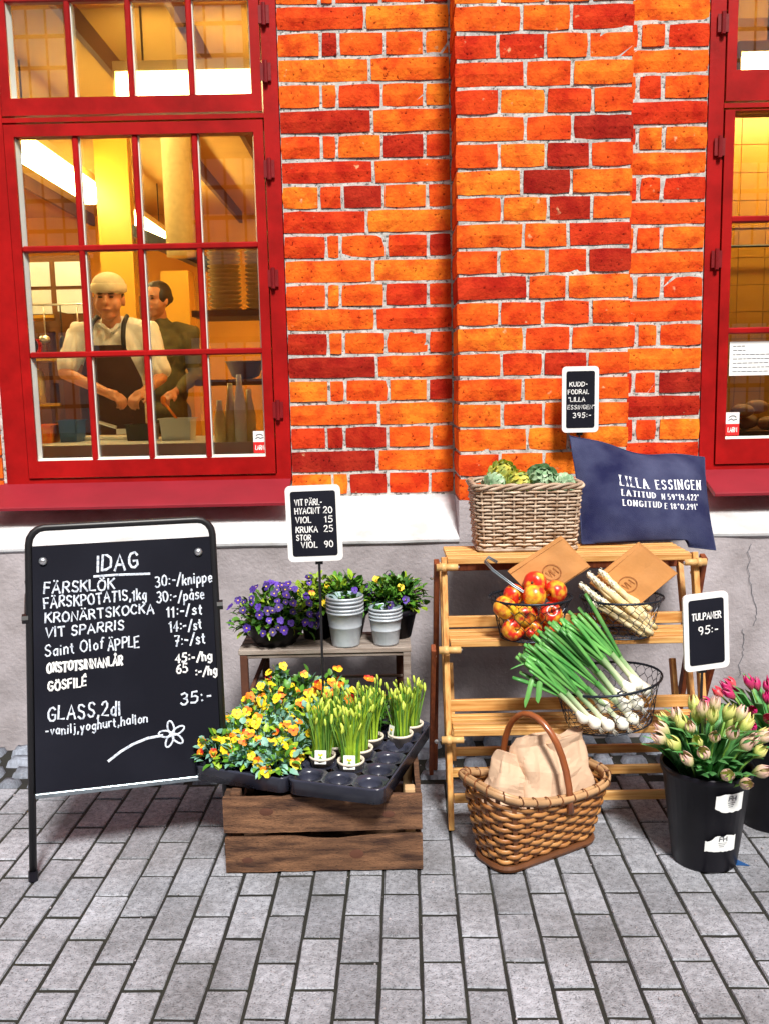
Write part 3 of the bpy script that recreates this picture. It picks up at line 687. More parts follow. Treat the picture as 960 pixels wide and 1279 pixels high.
# containers and cups on the counter
def pan(x, y, wd, h, mt, label, d=.16, z=1.2):
    o = MB(); k = .9; o.add([(-wd/2*k,-d/2*k,0),(wd/2*k,-d/2*k,0),(wd/2*k,d/2*k,0),(-wd/2*k,d/2*k,0),(-wd/2,-d/2,h),(wd/2,-d/2,h),(wd/2,d/2,h),(-wd/2,d/2,h)], [(0,3,2,1),(0,1,5,4),(1,2,6,5),(2,3,7,6),(3,0,4,7)])
    for a, b in (((-wd/2-.008, -d/2-.008), (wd/2+.008, -d/2)), ((-wd/2-.008, d/2), (wd/2+.008, d/2+.008)), ((-wd/2-.008, -d/2), (-wd/2, d/2)), ((wd/2, -d/2), (wd/2+.008, d/2))): o.box(a[0], b[0], a[1], b[1], h-.005, h)
    o.box(-wd/2*.96, wd/2*.96, -d/2*.96, d/2*.96, h*.7, h*.72)
    o = tag(o.build('food_container', mt), label, 'container'); o.location = (x, y, z); return o
pan(-1.12, 1.35, .17, .12, M['isteel'], 'steel food container with an orange spoon to the right of the cooks')
pan(-1.33, 1.40, .15, .09, M['black'], 'dark food container beside the steel one on the counter')
pan(-1.86, 1.35, .13, .10, M['po'], 'orange food container at the left end of the counter')
pan(-1.72, 1.40, .10, .12, M['blue'], 'blue food container at the left end of the counter')
sp = MB(); sp.tube([(-1.11, 1.35, 1.29), (-1.19, 1.33, 1.41)], .008, 6); sp.ball((-1.19, 1.33, 1.42), .016, .008, .024, 8, 6)
tag(sp.build('serving_spoon', M['po'], None, True), 'orange spoon handle sticking out of the steel container', 'spoon')
bo = MB().bar((-1.72, 1.54, 1.212), (-1.42, 1.54, 1.212), .17, .02, (0,0,1), .004); tag(bo.build('cutting_board', M['whitepl']), 'white cutting board under the hand of the man in the cap', 'cutting board')
kn = MB(); kn.tube([(-1.60, 1.50, 1.30), (-1.50, 1.48, 1.27)], .010, 6); kn.box(-1.50, -1.36, 1.478, 1.480, 1.23, 1.262)
tag(kn.build('kitchen_knife', M['steel']), 'kitchen knife held on the cutting board', 'knife')
for i, (x, h, mt) in enumerate(((-.785, .22, 'cups'), (-.735, .30, 'cups'), (-.685, .34, 'shirt'), (-.645, .27, 'cups'))):
    m = MB(); m.lathe([(.028, 0), (.03, h*.55), (.014, h*.85), (.012, h)], 14, cap1=True); m.cur = 0
    b_ = m.build('oil_bottle', M[mt], None, True); b_.location = (x, .75+.03*(i % 2), 1.2)
    tag(b_, ('shortest', 'second tallest', 'tallest white', 'rightmost cream')[i]+' tall slim bottle at the right end of the counter', 'bottle', 'slim bottles on the counter')
cs = thing('shop_counter', 'dark shop counter below the right hand window', 'counter', (2.1, .95, .3))
MB().box(-.9, .9, -.25, .25, .88, .92).build('worktop', M['ibrown'], cs); MB().box(-.88, .88, -.22, .22, 0, .88).build('cabinet', M['ibrown'], cs)
for i, (x, y, z, s_) in enumerate(((1.70, .83, 1.255, .05), (1.80, .86, 1.26, .055), (1.90, .82, 1.25, .05), (1.76, .80, 1.315, .048), (1.86, .88, 1.33, .05))):
    m = MB(); m.ball((0,0,0), s_*1.2, s_*.9, s_*.7, 14, 8, fn=lambda d: 1+.05*noise.noise(d*3+Vector((i, 0, 0))))
    o = m.build('bread_roll', M['crust'], None, True); o.location = (x, y, z)
    tag(o, ('left bottom', 'middle bottom', 'right bottom', 'upper left', 'upper right')[i]+' bread roll piled behind the right hand window', 'bread roll', 'bread rolls behind the window')
ur = MB(); ur.tube([(-2.38, 2.2, 2.02), (-1.86, 2.2, 2.02)], .007, 6); ur.tube([(-2.38, 2.2, 2.02), (-2.38, 2.2, 3.42)], .004, 5); ur.tube([(-1.86, 2.2, 2.02), (-1.86, 2.2, 3.42)], .004, 5)
tag(ur.build('hanging_rail', M['steel']), 'steel rail of hanging kitchen tools to the left of the cooks', 'rail')
for i, nm in enumerate(('ladle', 'frying_pan', 'ladle', 'whisk', 'frying_pan')):
    x = -2.33+i*.105; m = MB(); m.tube([(0, 0, 0), (0, 0, -.19)], .005, 5)
    if nm == 'ladle': m.ball((0, -.02, -.21), .036, .036, .026, 10, 6)
    elif nm == 'whisk': m.ball((0, 0, -.24), .022, .022, .055, 8, 6)
    else: m.lathe([(.001, -.006), (.05, -.004), (.062, .018), (.058, .018), (.047, .0)], 16, T=Matrix.Translation((0, 0, -.25)) @ Matrix.Rotation(R(90), 4, 'X'))
    o = m.build(nm, M['steel' if i % 2 == 0 else 'black'], None, True); o.location = (x, 2.2, 2.015)
    tag(o, ('leftmost steel ladle', 'left black frying pan', 'middle steel ladle', 'black whisk', 'right steel frying pan')[i]+' hanging from the kitchen rail', nm.replace('_', ' '), 'tools on the hanging rail')
# tiled pillar, cupboard, hood, duct, window reflection
pi_ = tag(MB().box(-1.50, -1.31, 2.75, 2.95, .43, 2.28).build('pillar', M['tile']), 'narrow pale yellow pillar behind the dark haired cook', 'pillar')
dc = MB().lathe([(.10, 0), (.10, 1.05), (.104, 1.05), (.104, 1.09)], 20, cap1=True).build('ventilation_duct', M['cups'], None, True); dc.location = (-1.36, 2.8, 2.38)
tag(dc, 'cream round ventilation duct hanging below the ceiling', 'duct')
hd = MB(); hd.add([(-.95,1.9,2.35),(-1.55,1.9,2.62),(-1.55,1.9,2.70),(-.95,1.9,2.43),(-.95,2.6,2.35),(-1.55,2.6,2.62),(-1.55,2.6,2.70),(-.95,2.6,2.43)], [(0,1,2,3),(7,6,5,4),(0,4,5,1),(3,2,6,7),(0,3,7,4),(1,5,6,2)])
hd = hd.build('extractor_hood', M['black']); hd.location = (-.16, 1.0, -.08); tag(hd, 'dark slanting edge of an extractor hood above the cooks', 'hood')
cb = thing('kitchen_cupboard', 'dark brown cupboard against the back of the kitchen', 'cupboard', (-2.35, 3.6, .3))
MB().box(-.75, .75, 0, .5, .13, 1.9).build('cabinet', M['ibrown'], cb)
for i in range(3): MB().box(-.72+i*.49, -.26+i*.49, -.02, 0, .05, 1.85).build('door', M['ibrown'], cb)
yw = struct(MB().box(-1.95, -1.72, 2.9, 3.0, .3, 3.3).build('yellow_wall_panel', M['tile']))
iw = thing('reflected_window', 'pale reflection of a window, built solid at the back left of the kitchen', 'window', (-2.25, 2.9, 2.02))  # added solid stand-in for a window mirrored in the kitchen panes
MB().box(-.30, .22, 0, .03, -.04, .40).build('frame', M['ibrown'], iw)
for i in range(2):
    for j in range(2): MB().box(-.26+i*.24, -.26+i*.24+.20, -.01, 0, j*.19, j*.19+.165).build('pane', M['opane'], iw)
wr = thing('wall_rack', 'wall rack of pans and jars at the left of the kitchen', 'rack', (-2.30, 2.62, 1.38))
for z in (.0, .30, .58): MB().box(-.30, .16, -.15, .15, z, z+.02).build('shelf_board', M['tile'], wr)
MB().box(.15, .18, -.15, .15, -.94, .62).build('upright', M['ibrown'], wr)
rr = random.Random(8)
for z in (1.32, 1.62):
    for i in range(4):
        m = MB(); r_ = rr.uniform(.035, .05); h = rr.uniform(.10, .2); m.lathe([(r_, 0), (r_, h), (r_*.7, h+.01), (r_*.7, h+.03)], 14, cap1=True)
        o = m.build('storage_jar', M[rr.choice(('steel', 'cups', 'redst', 'ibrown', 'steel'))], None, True); o.location = (-2.55+i*.11, 2.6, z+.08)
        tag(o, 'jar on the %s shelf of the wall rack, %s' % ('upper' if z > 1.5 else 'lower', ('far left', 'second from left', 'second from right', 'far right')[i]), 'jar', 'jars on the wall rack')
# ================================================================== PEOPLE
def cap_(m, p0, p1, r0, r1, n=12):
    p0, p1 = Vector(p0), Vector(p1); d = (p1-p0); L = d.length; d.normalize(); pts = []; rs = []
    for i in range(5): a = math.pi/2*i/4; pts.append(p0-d*r0*math.cos(a)); rs.append(max(r0*math.sin(a), .0005))
    for i in range(5): a = math.pi/2*i/4; pts.append(p1+d*r1*math.sin(a)); rs.append(max(r1*math.cos(a), .0005))
    m.tube(pts, rs, n)
def fuse(name, m, mt, parent, vox, smooth=4, folds=0):
    """one continuous surface out of the overlapping limbs and masses"""
    me = m.mesh(name, mt); o = bpy.data.objects.new(name, me); COL.objects.link(o)
    md = o.modifiers.new('r', 'REMESH'); md.mode = 'VOXEL'; md.voxel_size = vox
    sm_ = o.modifiers.new('s', 'SMOOTH'); sm_.iterations = smooth; sm_.factor = .5
    dg = bpy.context.evaluated_depsgraph_get(); me2 = bpy.data.meshes.new_from_object(o.evaluated_get(dg)); me2.name = name
    bpy.data.objects.remove(o); me2.materials.clear(); me2.materials.append(mt); me2.polygons.foreach_set('use_smooth', [True]*len(me2.polygons))
    if folds:      # cloth folds pressed into the surface
        nr = [v.normal.copy() for v in me2.vertices]
        for v, n_ in zip(me2.vertices, nr):
            q = v.co; k = noise.noise(Vector((q.x*9+q.z*7, q.y*7, q.z*5-q.x*6)))+.5*noise.noise(Vector((q.x*22, q.y*14, q.z*9)))
            v.co += n_*folds*(abs(k)*1.6-.4)
    return link(name, me2, parent)
def head(m, c, s, T):
    """head of height s, centre c, facing -Y before T"""
    def b(x, y, z, rx, ry, rz): m.ball((0,0,0), rx*s, ry*s, rz*s, 16, 12, Matrix.Translation(c) @ T @ Matrix.Translation((x*s, y*s, z*s)))
    b(0, .04, .12, .315, .39, .37); b(0, -.06, -.12, .255, .29, .34); b(0, -.17, -.36, .15, .14, .12)
    b(.17, -.16, -.14, .12, .14, .16); b(-.17, -.16, -.14, .12, .14, .16)       # cheeks
    b(0, -.27, .10, .22, .08, .05)                                              # brow
    b(0, -.36, -.03, .045, .07, .12); b(0, -.40, -.09, .065, .07, .05)             # nose
    b(0, -.335, -.235, .10, .06, .035)                                          # mouth mass
    for q in (-1, 1): b(.31*q, .03, -.04, .045, .08, .14)                       # ears
def feature(m, c, s, T, x, y, z, rx, ry, rz): m.ball((0,0,0), rx*s, ry*s, rz*s, 10, 8, Matrix.Translation(c) @ T @ Matrix.Translation((x*s, y*s, z*s)))
def hand(m, w, d, up, s, curl):
    """palm from wrist w along d, back of the hand towards up, five fingers"""
    w, d, up = Vector(w), Vector(d).normalized(), Vector(up); side = d.cross(up).normalized(); up = side.cross(d).normalized()
    cap_(m, w, w+d*.05*s, .026*s, .030*s)
    for i, (o, L) in enumerate(((-.030, .075), (-.010, .085), (.010, .08), (.028, .065))):
        a = w+d*.07*s+side*o*s; b = a+(d*math.cos(curl*.5)-up*math.sin(curl*.5))*L*.45*s; c = b+(d*math.cos(curl*1.5)-up*math.sin(curl*1.5))*L*.35*s; e = c+(d*math.cos(curl*2.4)-up*math.sin(curl*2.4))*L*.25*s
        for p, q, r0, r1 in ((w+d*.04*s+side*o*s*.8, a, .012, .0105), (a, b, .0105, .0095), (b, c, .0095, .0085), (c, e, .0085, .007)): cap_(m, p, q, r0*s, r1*s, 8)
    t0 = w+d*.02*s-side*.028*s; t1 = t0+(d*.7-side*.6-up*.35).normalized()*.035*s; t2 = t1+(d*.8+side*.1-up*.5).normalized()*.03*s
    cap_(m, t0, t1, .013*s, .011*s, 8); cap_(m, t1, t2, .011*s, .009*s, 8)
# --- the man in the cap
o = thing('person', 'man in a cream cap, white shirt and dark apron working at the counter', 'person', (-1.61, 1.93, .43))
m = MB(); hc = Vector((.005, -.07, 1.585)); T = Matrix.Rotation(R(3), 4, 'Z') @ Matrix.Rotation(R(4), 4, 'X')
head(m, hc, .262, T)
cap_(m, (.0, -.01, 1.38), (.002, -.05, 1.52), .062, .056)
torso = [((-.02, .0, 1.30), (.02, .0, 1.30), .13, .13)]
def trunk(m, k):
    m.ball((0, .02, 1.27), .195+k, .125+k, .19+k, 18, 12); m.ball((0, .02, 1.05), .17+k, .13+k, .22+k, 18, 12); m.ball((0, .02, .86), .185+k, .14+k, .14+k, 18, 12)
    for q in (-1, 1): cap_(m, (.06*q, .01, 1.42), (.205*q, .01, 1.385), .05+k, .062+k)
trunk(m, 0)
for q in (-1, 1): cap_(m, (.09*q, .02, .84), (.10*q, 0, .45), .085, .06); cap_(m, (.10*q, 0, .45), (.10*q, .02, .07), .058, .042); cap_(m, (.10*q, .0, .045), (.10*q, -.13, .035), .042, .035)
RS, RE, RW = (-.215, .0, 1.375), (-.27, -.12, 1.155), (.03, -.32, 1.035)
LS, LE, LW = (.215, .0, 1.375), (.285, -.06, 1.12), (.235, -.30, 1.03)
for S_, E_, W_, q in ((RS, RE, RW, 1), (LS, LE, LW, -1)):
    cap_(m, S_, E_, .05, .04); cap_(m, E_, W_, .040, .027)
hand(m, RW, (.62, -.25, -.22), (.1, -.3, 1), 1.08, .85)
hand(m, LW, (-.25, -.65, -.2), (0, -.3, 1), 1.05, .8)
fuse('body', m, M['skin'], o, .0068, 3)
m = MB(); trunk(m, .016)
for S_, E_ in ((RS, RE), (LS, LE)):
    e2 = Vector(S_).lerp(Vector(E_), .80); cap_(m, S_, e2, .070, .068)
m.ball((0, .02, .78), .195, .15, .10, 14, 8)
sh_ = fuse('shirt', m, M['shirt'], o, .010, 4, .016)
# shirt neck: open collar
m = MB()
m.tube([(.085*math.cos(t), .0+.07*math.sin(t)-.012, 1.452+.03*math.sin(t)) for t in [R(a) for a in range(-60, 241, 20)]], .014, 6); m.tube([(.05, -.075, 1.435), (.02, -.115, 1.385)], .011, 6); m.tube([(-.045, -.075, 1.435), (.018, -.118, 1.385)], .011, 6)
m.build('collar', M['shirt'], o, True)
def front(k):      # bulge of the chest
    def fn(u, v): return (u, -.02-math.sqrt(max(.0, 1-(u/.235)**2))*(.135+k)-.004*math.sin(v*40), v)
    return fn
m = MB(); fn = front(.018); n1, n2 = 14, 12; vs = []
for i in range(n1+1):
    for j in range(n2+1):
        z = lerp(.55, 1.31, j/n2); hw = .19 if z < 1.1 else lerp(.19, .105, (z-1.1)/.21); vs.append(fn(lerp(-hw, hw, i/n1), z))
m.add(vs, [(i*(n2+1)+j, (i+1)*(n2+1)+j, (i+1)*(n2+1)+j+1, i*(n2+1)+j+1) for i in range(n1) for j in range(n2)]); m.build('apron', M['apron'], o, True)
for q in (-1, 1):
    m = MB(); m.tube([(.10*q, -.16, 1.29), (.098*q, -.155, 1.36), (.095*q, -.115, 1.435), (.09*q, -.02, 1.485), (.07*q, .09, 1.44)], .014, 8); m.build('apron_strap', M['strap'], o, True)
m = MB(); m.ball((0,0,0), .098, .118, .085, 20, 12, Matrix.Translation(hc) @ T @ Matrix.Translation((0, .012, .072))); m.lathe([(.0985, -.022), (.103, -.018), (.103, .022), (.098, .028)], 24, (0,0,0), 1, 1.16, True, True, Matrix.Translation(hc) @ T @ Matrix.Translation((0, .012, .060)))
m.build('cap', M['cap'], o, True)
for q in (-1, 1):
    m = MB(); feature(m, hc, .262, T, .125*q, -.315, .035, .055, .03, .024); m.build('eye', M['eye'], o, True)
    m = MB(); feature(m, hc, .262, T, .125*q, -.335, .105, .075, .03, .016); m.build('eyebrow', M['hair'], o, True)
    m = MB(); feature(m, hc, .262, T, .285*q, .06, .06, .045, .14, .12); m.build('hair', M['hair'], o, True)
m = MB(); feature(m, hc, .262, T, 0, -.385, -.24, .095, .02, .016); m.build('lips', M['lip'], o, True)
# --- the dark haired cook behind him
o = thing('person', 'cook with dark pulled back hair and olive shirt standing behind the man', 'person', (-1.44, 2.40, .45))
m = MB(); hc = Vector((-.005, -.03, 1.60)); T = Matrix.Rotation(R(-28), 4, 'Z') @ Matrix.Rotation(R(2), 4, 'X'); head(m, hc, .235, T)
cap_(m, (.0, .02, 1.40), (.0, .0, 1.52), .05, .047)
trunk(m, -.02)
for q in (-1, 1): cap_(m, (.09*q, .02, .84), (.10*q, 0, .45), .08, .055); cap_(m, (.10*q, 0, .45), (.10*q, .02, .07), .052, .04); cap_(m, (.10*q, .0, .045), (.10*q, -.13, .035), .04, .03)
for q in (-1, 1):
    S_, E_, W_ = (.19*q, .0, 1.36), (.23*q, -.03, 1.10), (.12*q, -.24, 1.0); cap_(m, S_, E_, .043, .036); cap_(m, E_, W_, .036, .024)
    hand(m, W_, (-.3*q, -.7, -.2), (0, -.3, 1), .95, .8)
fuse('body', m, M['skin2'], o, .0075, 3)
m = MB(); trunk(m, -.004)
for q in (-1, 1): cap_(m, (.19*q, 0, 1.36), (.23*q, -.03, 1.12), .06, .052); cap_(m, (.23*q, -.03, 1.12), (.15*q, -.19, 1.025), .05, .036)
cap_(m, (0, .02, 1.40), (0, .01, 1.455), .066, .058)
fuse('shirt', m, M['olive'], o, .011, 4, .014)
m = MB()
for (x, y, z, rx, ry, rz) in ((0, .14, .15, .345, .36, .39), (0, .06, .34, .29, .34, .18), (-.24, .02, .10, .12, .22, .22), (.24, .02, .10, .12, .22, .22), (0, .50, .06, .15, .14, .15)): feature(m, hc, .235, T, x, y, z, rx, ry, rz)
fuse('hair', m, M['hair'], o, .009, 2)
for q in (-1, 1):
    m = MB(); feature(m, hc, .235, T, .125*q, -.315, .035, .055, .03, .022); m.build('eye', M['eye'], o, True)
    m = MB(); feature(m, hc, .235, T, .125*q, -.335, .10, .07, .03, .013); m.build('eyebrow', M['hair'], o, True)
m = MB(); feature(m, hc, .235, T, 0, -.385, -.24, .085, .02, .018); m.build('lips', M['lip'], o, True)
# ================================================================== A-BOARD
ab = thing('chalkboard_stand', 'black framed pavement chalkboard with the handwritten menu headed IDAG', 'chalkboard', (-1.095, -1.083, 0), (0, 0, R(13)))
BW, BH, LEAN = .592, 1.066, .145       # the frame narrows a little towards the top
def ab_p(x, s, off=0):        # x across, s along the leaning front frame (metres), off towards the viewer
    L = math.hypot(BH, LEAN); k = s/L; x += .040*(1-x/BW)*k; n = Vector((0, -BH/L, -LEAN/L)); return Vector((x, LEAN*k, BH*k))-Vector((0,0,0))+n*off*1.0
Lf = math.hypot(BH, LEAN); rc = .05
pts = [ab_p(0, .012), ab_p(0, Lf-rc)]+[ab_p(rc-rc*math.cos(a), Lf-rc+rc*math.sin(a)) for a in (R(22), R(45), R(68))]+[ab_p(rc, Lf), ab_p(BW-rc, Lf)]+[ab_p(BW-rc+rc*math.sin(a), Lf-rc+rc*math.cos(a)) for a in (R(22), R(45), R(68))]+[ab_p(BW, Lf-rc), ab_p(BW, .012)]
MB().tube(pts, .0115, 10).build('front_frame', M['black'], ab, True)
def ab_r(x, s):
    L = math.hypot(.93, .42); k = s/L; return Vector((x, .175+.44*(1-k), .93*k+.0))
m = MB(); m.tube([ab_r(.02, .0), ab_r(.02, .98), ab_r(.05, 1.01), ab_r(BW-.05, 1.01), ab_r(BW-.02, .98), ab_r(BW-.02, 0)], .010, 8); m.build('rear_frame', M['black'], ab, True)
for x in (-.012, BW+.012):
    m = MB(); m.tube([ab_p(x-.01, .80, 0), ab_p(x+.01, .80, 0)], .016, 8); m.tube([ab_p(x, .80, 0), ab_r(x*.9+.02, .93)], .005, 6); m.build('hinge', M['black'], ab)
for x in (0, BW):
    m = MB(); m.tube([ab_p(x, 0), ab_p(x, .03)], .0145, 10); m.build('rubber_foot', M['blackpl'], ab)
b0, b1 = .265, Lf-.055
m = MB(); T4 = [ab_p(.012, b0, .008), ab_p(BW-.010, b0, .008), ab_p(BW-.010, b1, .008), ab_p(.012, b1, .008)]; B4 = [p+Vector((0, .012, 0)) for p in T4]
m.add(T4+B4, [(0,1,2,3), (7,6,5,4), (0,4,5,1), (1,5,6,2), (2,6,7,3), (3,7,4,0)]); m.build('board', M['chalk'], ab)
m = MB(); m.bar(ab_p(.012, b0-.003, .012), ab_p(BW-.010, b0-.003, .012), .016, .008, ab_p(0,0,1), .002); m.build('edge_strip', M['wire2'], ab)
for x in (.045, BW-.05):
    m = MB(); m.lathe([(.013, 0), (.012, .005), (.006, .009), (.0, .0095)], 12, T=Matrix.Translation(ab_p(x, b1-.045, .0095)) @ Matrix.Rotation(R(80), 4, 'X')); m.build('screw', M['steel'], ab, True)
BW2, BHt = BW-.022, b1-b0
def ab_w(u, v): return ab_p(.012+u*BW2, b1-v*BHt, .0085), Vector((0, -BH/Lf, -LEAN/Lf))
def ab_text(txt, u0, u1, v, h, seed, ink='ink', t=.0062, slope=0, jit=.75):
    pl_ = pen(txt, 0, 0, (u1-u0)*BW2, h*BHt, jit, seed, slope, 3.0)
    pl_ = [[(u0+a/BW2, v-b/BHt) for a, b in p] for p in pl_]
    m = MB()
    for p in pl_:
        q = [(a*BW2, -b*BHt) for a, b in p]; m.strokes([q], t*.88, lambda a, b: ab_w(a/BW2, -b/BHt), .0008)
    m.build('writing', M[ink], ab)
lines = [('IDAG', .35, .58, .112, .062, 'ink', .0085, 0), ('FÄRSKLÖK', .06, .445, .192, .042, 'ink', .0065, 0), ('30:-/knippe', .675, 1.0, .195, .044, 'ink', .0058, .02),
 ('FÄRSKPOTATIS,1kg', .06, .62, .250, .042, 'ink', .0062, .02), ('30:-/påse', .68, .95, .262, .044, 'ink', .0058, .02), ('KRONÄRTSKOCKA', .065, .66, .310, .038, 'ink', .0062, .02),
 ('11:-/st', .735, .93, .322, .042, 'ink', .0062, .02), ('VIT SPARRIS', .065, .49, .368, .038, 'ink', .0062, .02), ('14:-/st', .745, .925, .385, .042, 'ink', .0062, .02),
 ('Saint Olof', .06, .375, .446, .044, 'ink', .0055, .06), ('ÄPPLE', .40, .57, .442, .044, 'ink', .0062, .05), ('7:-/st', .77, .94, .448, .044, 'ink', .0062, .02),
 ('OXSTOTSINNANLÅR', .07, .475, .512, .036, 'inkw', .0080, .02), ('45:-/hg', .77, .975, .515, .036, 'inkw', .0068, 0), ('GÖSFILÉ', .075, .275, .588, .036, 'inkw', .0068, .06), ('65', .775, .835, .56, .036, 'inkw', .0062, 0), (':-/hg', .88, 1.0, .580, .036, 'inkw', .0066, 0),
 ('GLASS,2dl', .07, .455, .708, .056, 'ink', .0068, .0), ('35:-', .79, .96, .695, .046, 'ink', .0068, .04), ('-vanilj,yoghurt,hallon', .055, .60, .768, .036, 'ink', .0050, .045)]
for i, (t_, a, b, v, h, ink, tk, sl) in enumerate(lines): ab_text(t_, a, b, v, h, i+1, ink, tk, sl)
m = MB(); W2 = lambda a, b: ab_w(a/BW2, -b/BHt); c2 = lambda pl_: [(a*BW2, -b*BHt) for a, b in pl_]
m.strokes([c2([(.335, .135), (.45, .134), (.645, .138)])], .007, W2, .0008); m.build('underline', M['ink'], ab); m = MB()
m.strokes([c2([(.385, .895), (.45, .862), (.52, .836), (.60, .818), (.68, .813)])], .008, W2, .0008); m.build('stroke_drawing', M['ink'], ab)
for k in range(5):
    a = R(90+72*k+10); cx, cy = .735*BW2, -.812*BHt; pt = []
    for t in range(0, 13):
        q = t/12*2*math.pi; rr_ = .024*(1-math.cos(q))*.9; ww = .010*math.sin(q); pt.append((cx+rr_*math.cos(a)-ww*math.sin(a), cy+rr_*math.sin(a)+ww*math.cos(a)))
    m = MB(); m.strokes([pt], .0055, W2, .0008); m.build('petal_drawing', M['ink'], ab)
# ================================================================== SMALL PRICE SIGNS
def price_sign(loc, wd, ht, label, lines, pole0, rotz=0, tilt=0, roll=0, poleoff=0):
    """loc = centre of the sign panel"""
    o = thing('price_sign', label, 'sign', loc, (R(tilt), 0, R(rotz)))
    def rrect(w_, h_, r, n=5):
        pts = []
        for cx, cz, a0 in ((w_/2-r, h_/2-r, 0), (-w_/2+r, h_/2-r, 90), (-w_/2+r, -h_/2+r, 180), (w_/2-r, -h_/2+r, 270)):
            for i in range(n): a = R(a0+90*i/(n-1)); pts.append((cx+r*math.cos(a), cz+r*math.sin(a)))
        return pts
    def slab(P_, y0, y1):
        n = len(P_); return [(x, y0, z) for x, z in P_]+[(x, y1, z) for x, z in P_], [tuple(range(n-1, -1, -1)), tuple(range(n, 2*n))]+[(i, (i+1) % n, n+(i+1) % n, n+i) for i in range(n)]
    Rm = Matrix.Rotation(R(roll), 4, 'Y')
    MB().add(*slab(rrect(wd, ht, .016), -.004, .004), T=Rm).build('frame', M['whitepl'], o)
    MB().add(*slab(rrect(wd-.032, ht-.036, .008), -.0055, -.0035), T=Rm).build('panel', M['chalk'], o)
    fw = lambda u, v: (Rm @ Vector((u-wd/2, -.0057, v-ht/2)), Vector((0, -1, 0)))
    for i, (t_, a, b, v, h, tk) in enumerate(lines):
        MB().strokes(pen(t_, a*wd, v*ht, (b-a)*wd, h*ht, .3, i+3, 0, 3.0), tk*.92, fw, .0005).build('writing', M['inkw'], o)
    m = MB(); m.tube([(poleoff, .009, -ht/2+.03), (poleoff, .009, pole0-loc[2])], .0042, 8); m.box(poleoff-.012, poleoff+.012, .004, .014, -ht/2-.012, -ht/2+.02); m.build('pole', M['black'], o)
    return o
price_sign((-.2255, -.80, 1.043), .176, .246, 'chalk price sign on a black pole above the flowers, headed VIT PÄRL-HYACINT', [('VIT PÄRL-', .17, .66, .745, .075, .0036), ('HYACINT', .17, .62, .635, .075, .0036), ('20', .68, .84, .635, .08, .0036), ('VIOL', .17, .45, .515, .075, .0036), ('15', .70, .84, .515, .08, .0036),
    ('KRUKA', .17, .56, .39, .075, .0036), ('25', .68, .84, .39, .08, .0036), ('STOR', .17, .43, .285, .07, .0034), ('VIOL', .25, .54, .185, .075, .0036), ('90', .67, .83, .185, .08, .0036)], .29, roll=-1.0, poleoff=.012)
price_sign((.772, -.10, 1.405), .143, .256, 'chalk price sign standing behind the navy cushion, priced 395:-', [('KUDD-', .20, .68, .70, .064, .0032), ('FODRAL', .16, .72, .585, .064, .0032), ('"LILLA', .17, .62, .47, .064, .0032), ('ESSINGEN"', .15, .88, .355, .060, .0024), ('395:-', .30, .78, .225, .072, .0036)], 1.0, roll=0)
price_sign((.9600, -1.02, .722), .146, .238, 'chalk price sign on a pole in the tulip bucket reading TULPANER', [('TULPANER', .18, .82, .665, .085, .0042), ('95:-', .32, .74, .475, .10, .0044)], .20, rotz=10, roll=-3.2, poleoff=-.004)
# ================================================================== SIDE TABLE WITH FLOWERS AND BUCKETS
def bw(m, name, mt, parent, smooth=False, **k):      # mesh given in world coordinates
    l = parent.location; m.v = [(p[0]-l[0], p[1]-l[1], p[2]-l[2]) for p in m.v]; return m.build(name, mt, parent, smooth, **k)
tb = thing('side_table', 'low weathered grey slatted table carrying purple pansies and zinc buckets', 'table', (-.226, -.392, 0))
TX0, TX1, TY0, TY1, TZ = -.310, .311, -.112, .112, .54
for i in range(5):
    y = lerp(TY0+.02, TY1-.02, i/4); MB().bar((TX0, y, TZ-.009), (TX1, y, TZ-.009), .037, .018, (0,0,1), .002).build('slat', M['grey'], tb)
MB().bar((TX0+.004, TY0+.016, TZ-.026), (TX1-.004, TY0+.016, TZ-.026), .016, .014).build('apron_rail', M['grey'], tb)
MB().bar((TX0+.004, TY1-.008, TZ-.036), (TX1-.004, TY1-.008, TZ-.036), .016, .03).build('apron_rail', M['brown'], tb)
for x, y, mt in ((TX0+.018, TY0+.016, 'brown'), (TX1-.016, TY0+.016, 'grey'), (TX0+.07, TY1-.016, 'brown'), (TX1-.04, TY1-.016, 'brown')):
    MB().bar((x, y, 0), (x, y, TZ-.02), .027, .024, (0,1,0)).build('leg', M[mt], tb)
MB().bar((TX0+.03, .085, .372), (TX1-.03, .085, .372), .012, .010).build('stretcher', M['grey'], tb)
MB().bar((TX0+.016, TY0+.03, .33), (TX0+.07, TY1-.02, .46), .014, .014).build('brace', M['brown'], tb)
# ---- pansies and other small flowers
def pansy_mesh(nm, cols, s, sd):
    r = random.Random(sd); m = MB()
    for a, rr_, w_, c_, z in ((50, .55, .50, 0, -.03), (130, .55, .50, 0, -.05), (-5, .5, .46, 1, .02), (185, .5, .46, 1, .03), (270, .5, .60, 1, .06)):
        a = R(a+r.uniform(-10, 10)); cx, cy = math.cos(a)*rr_*s, math.sin(a)*rr_*s; vs = [(0, 0, (z)*s)]; n = 8
        for i in range(n):
            t = 2*math.pi*i/n; x = cx+math.cos(t)*w_*s; y = cy+math.sin(t)*w_*s; d = math.hypot(x, y)/s
            vs.append((x, y, z*s+.18*s*(d**2)*r.uniform(.2, 1.3)-.05*s))
        vs.append((cx, cy, z*s+.03*s)); m.cur = c_
        m.add(vs, [(n+1, 1+i, 1+(i+1) % n) for i in range(n)])
    m.cur = 2; m.lathe([(.20*s, .07*s), (.16*s, .12*s), (.0, .14*s)], 6, (0, -.08*s, 0))
    return m.mesh(nm, [M[c] for c in cols])
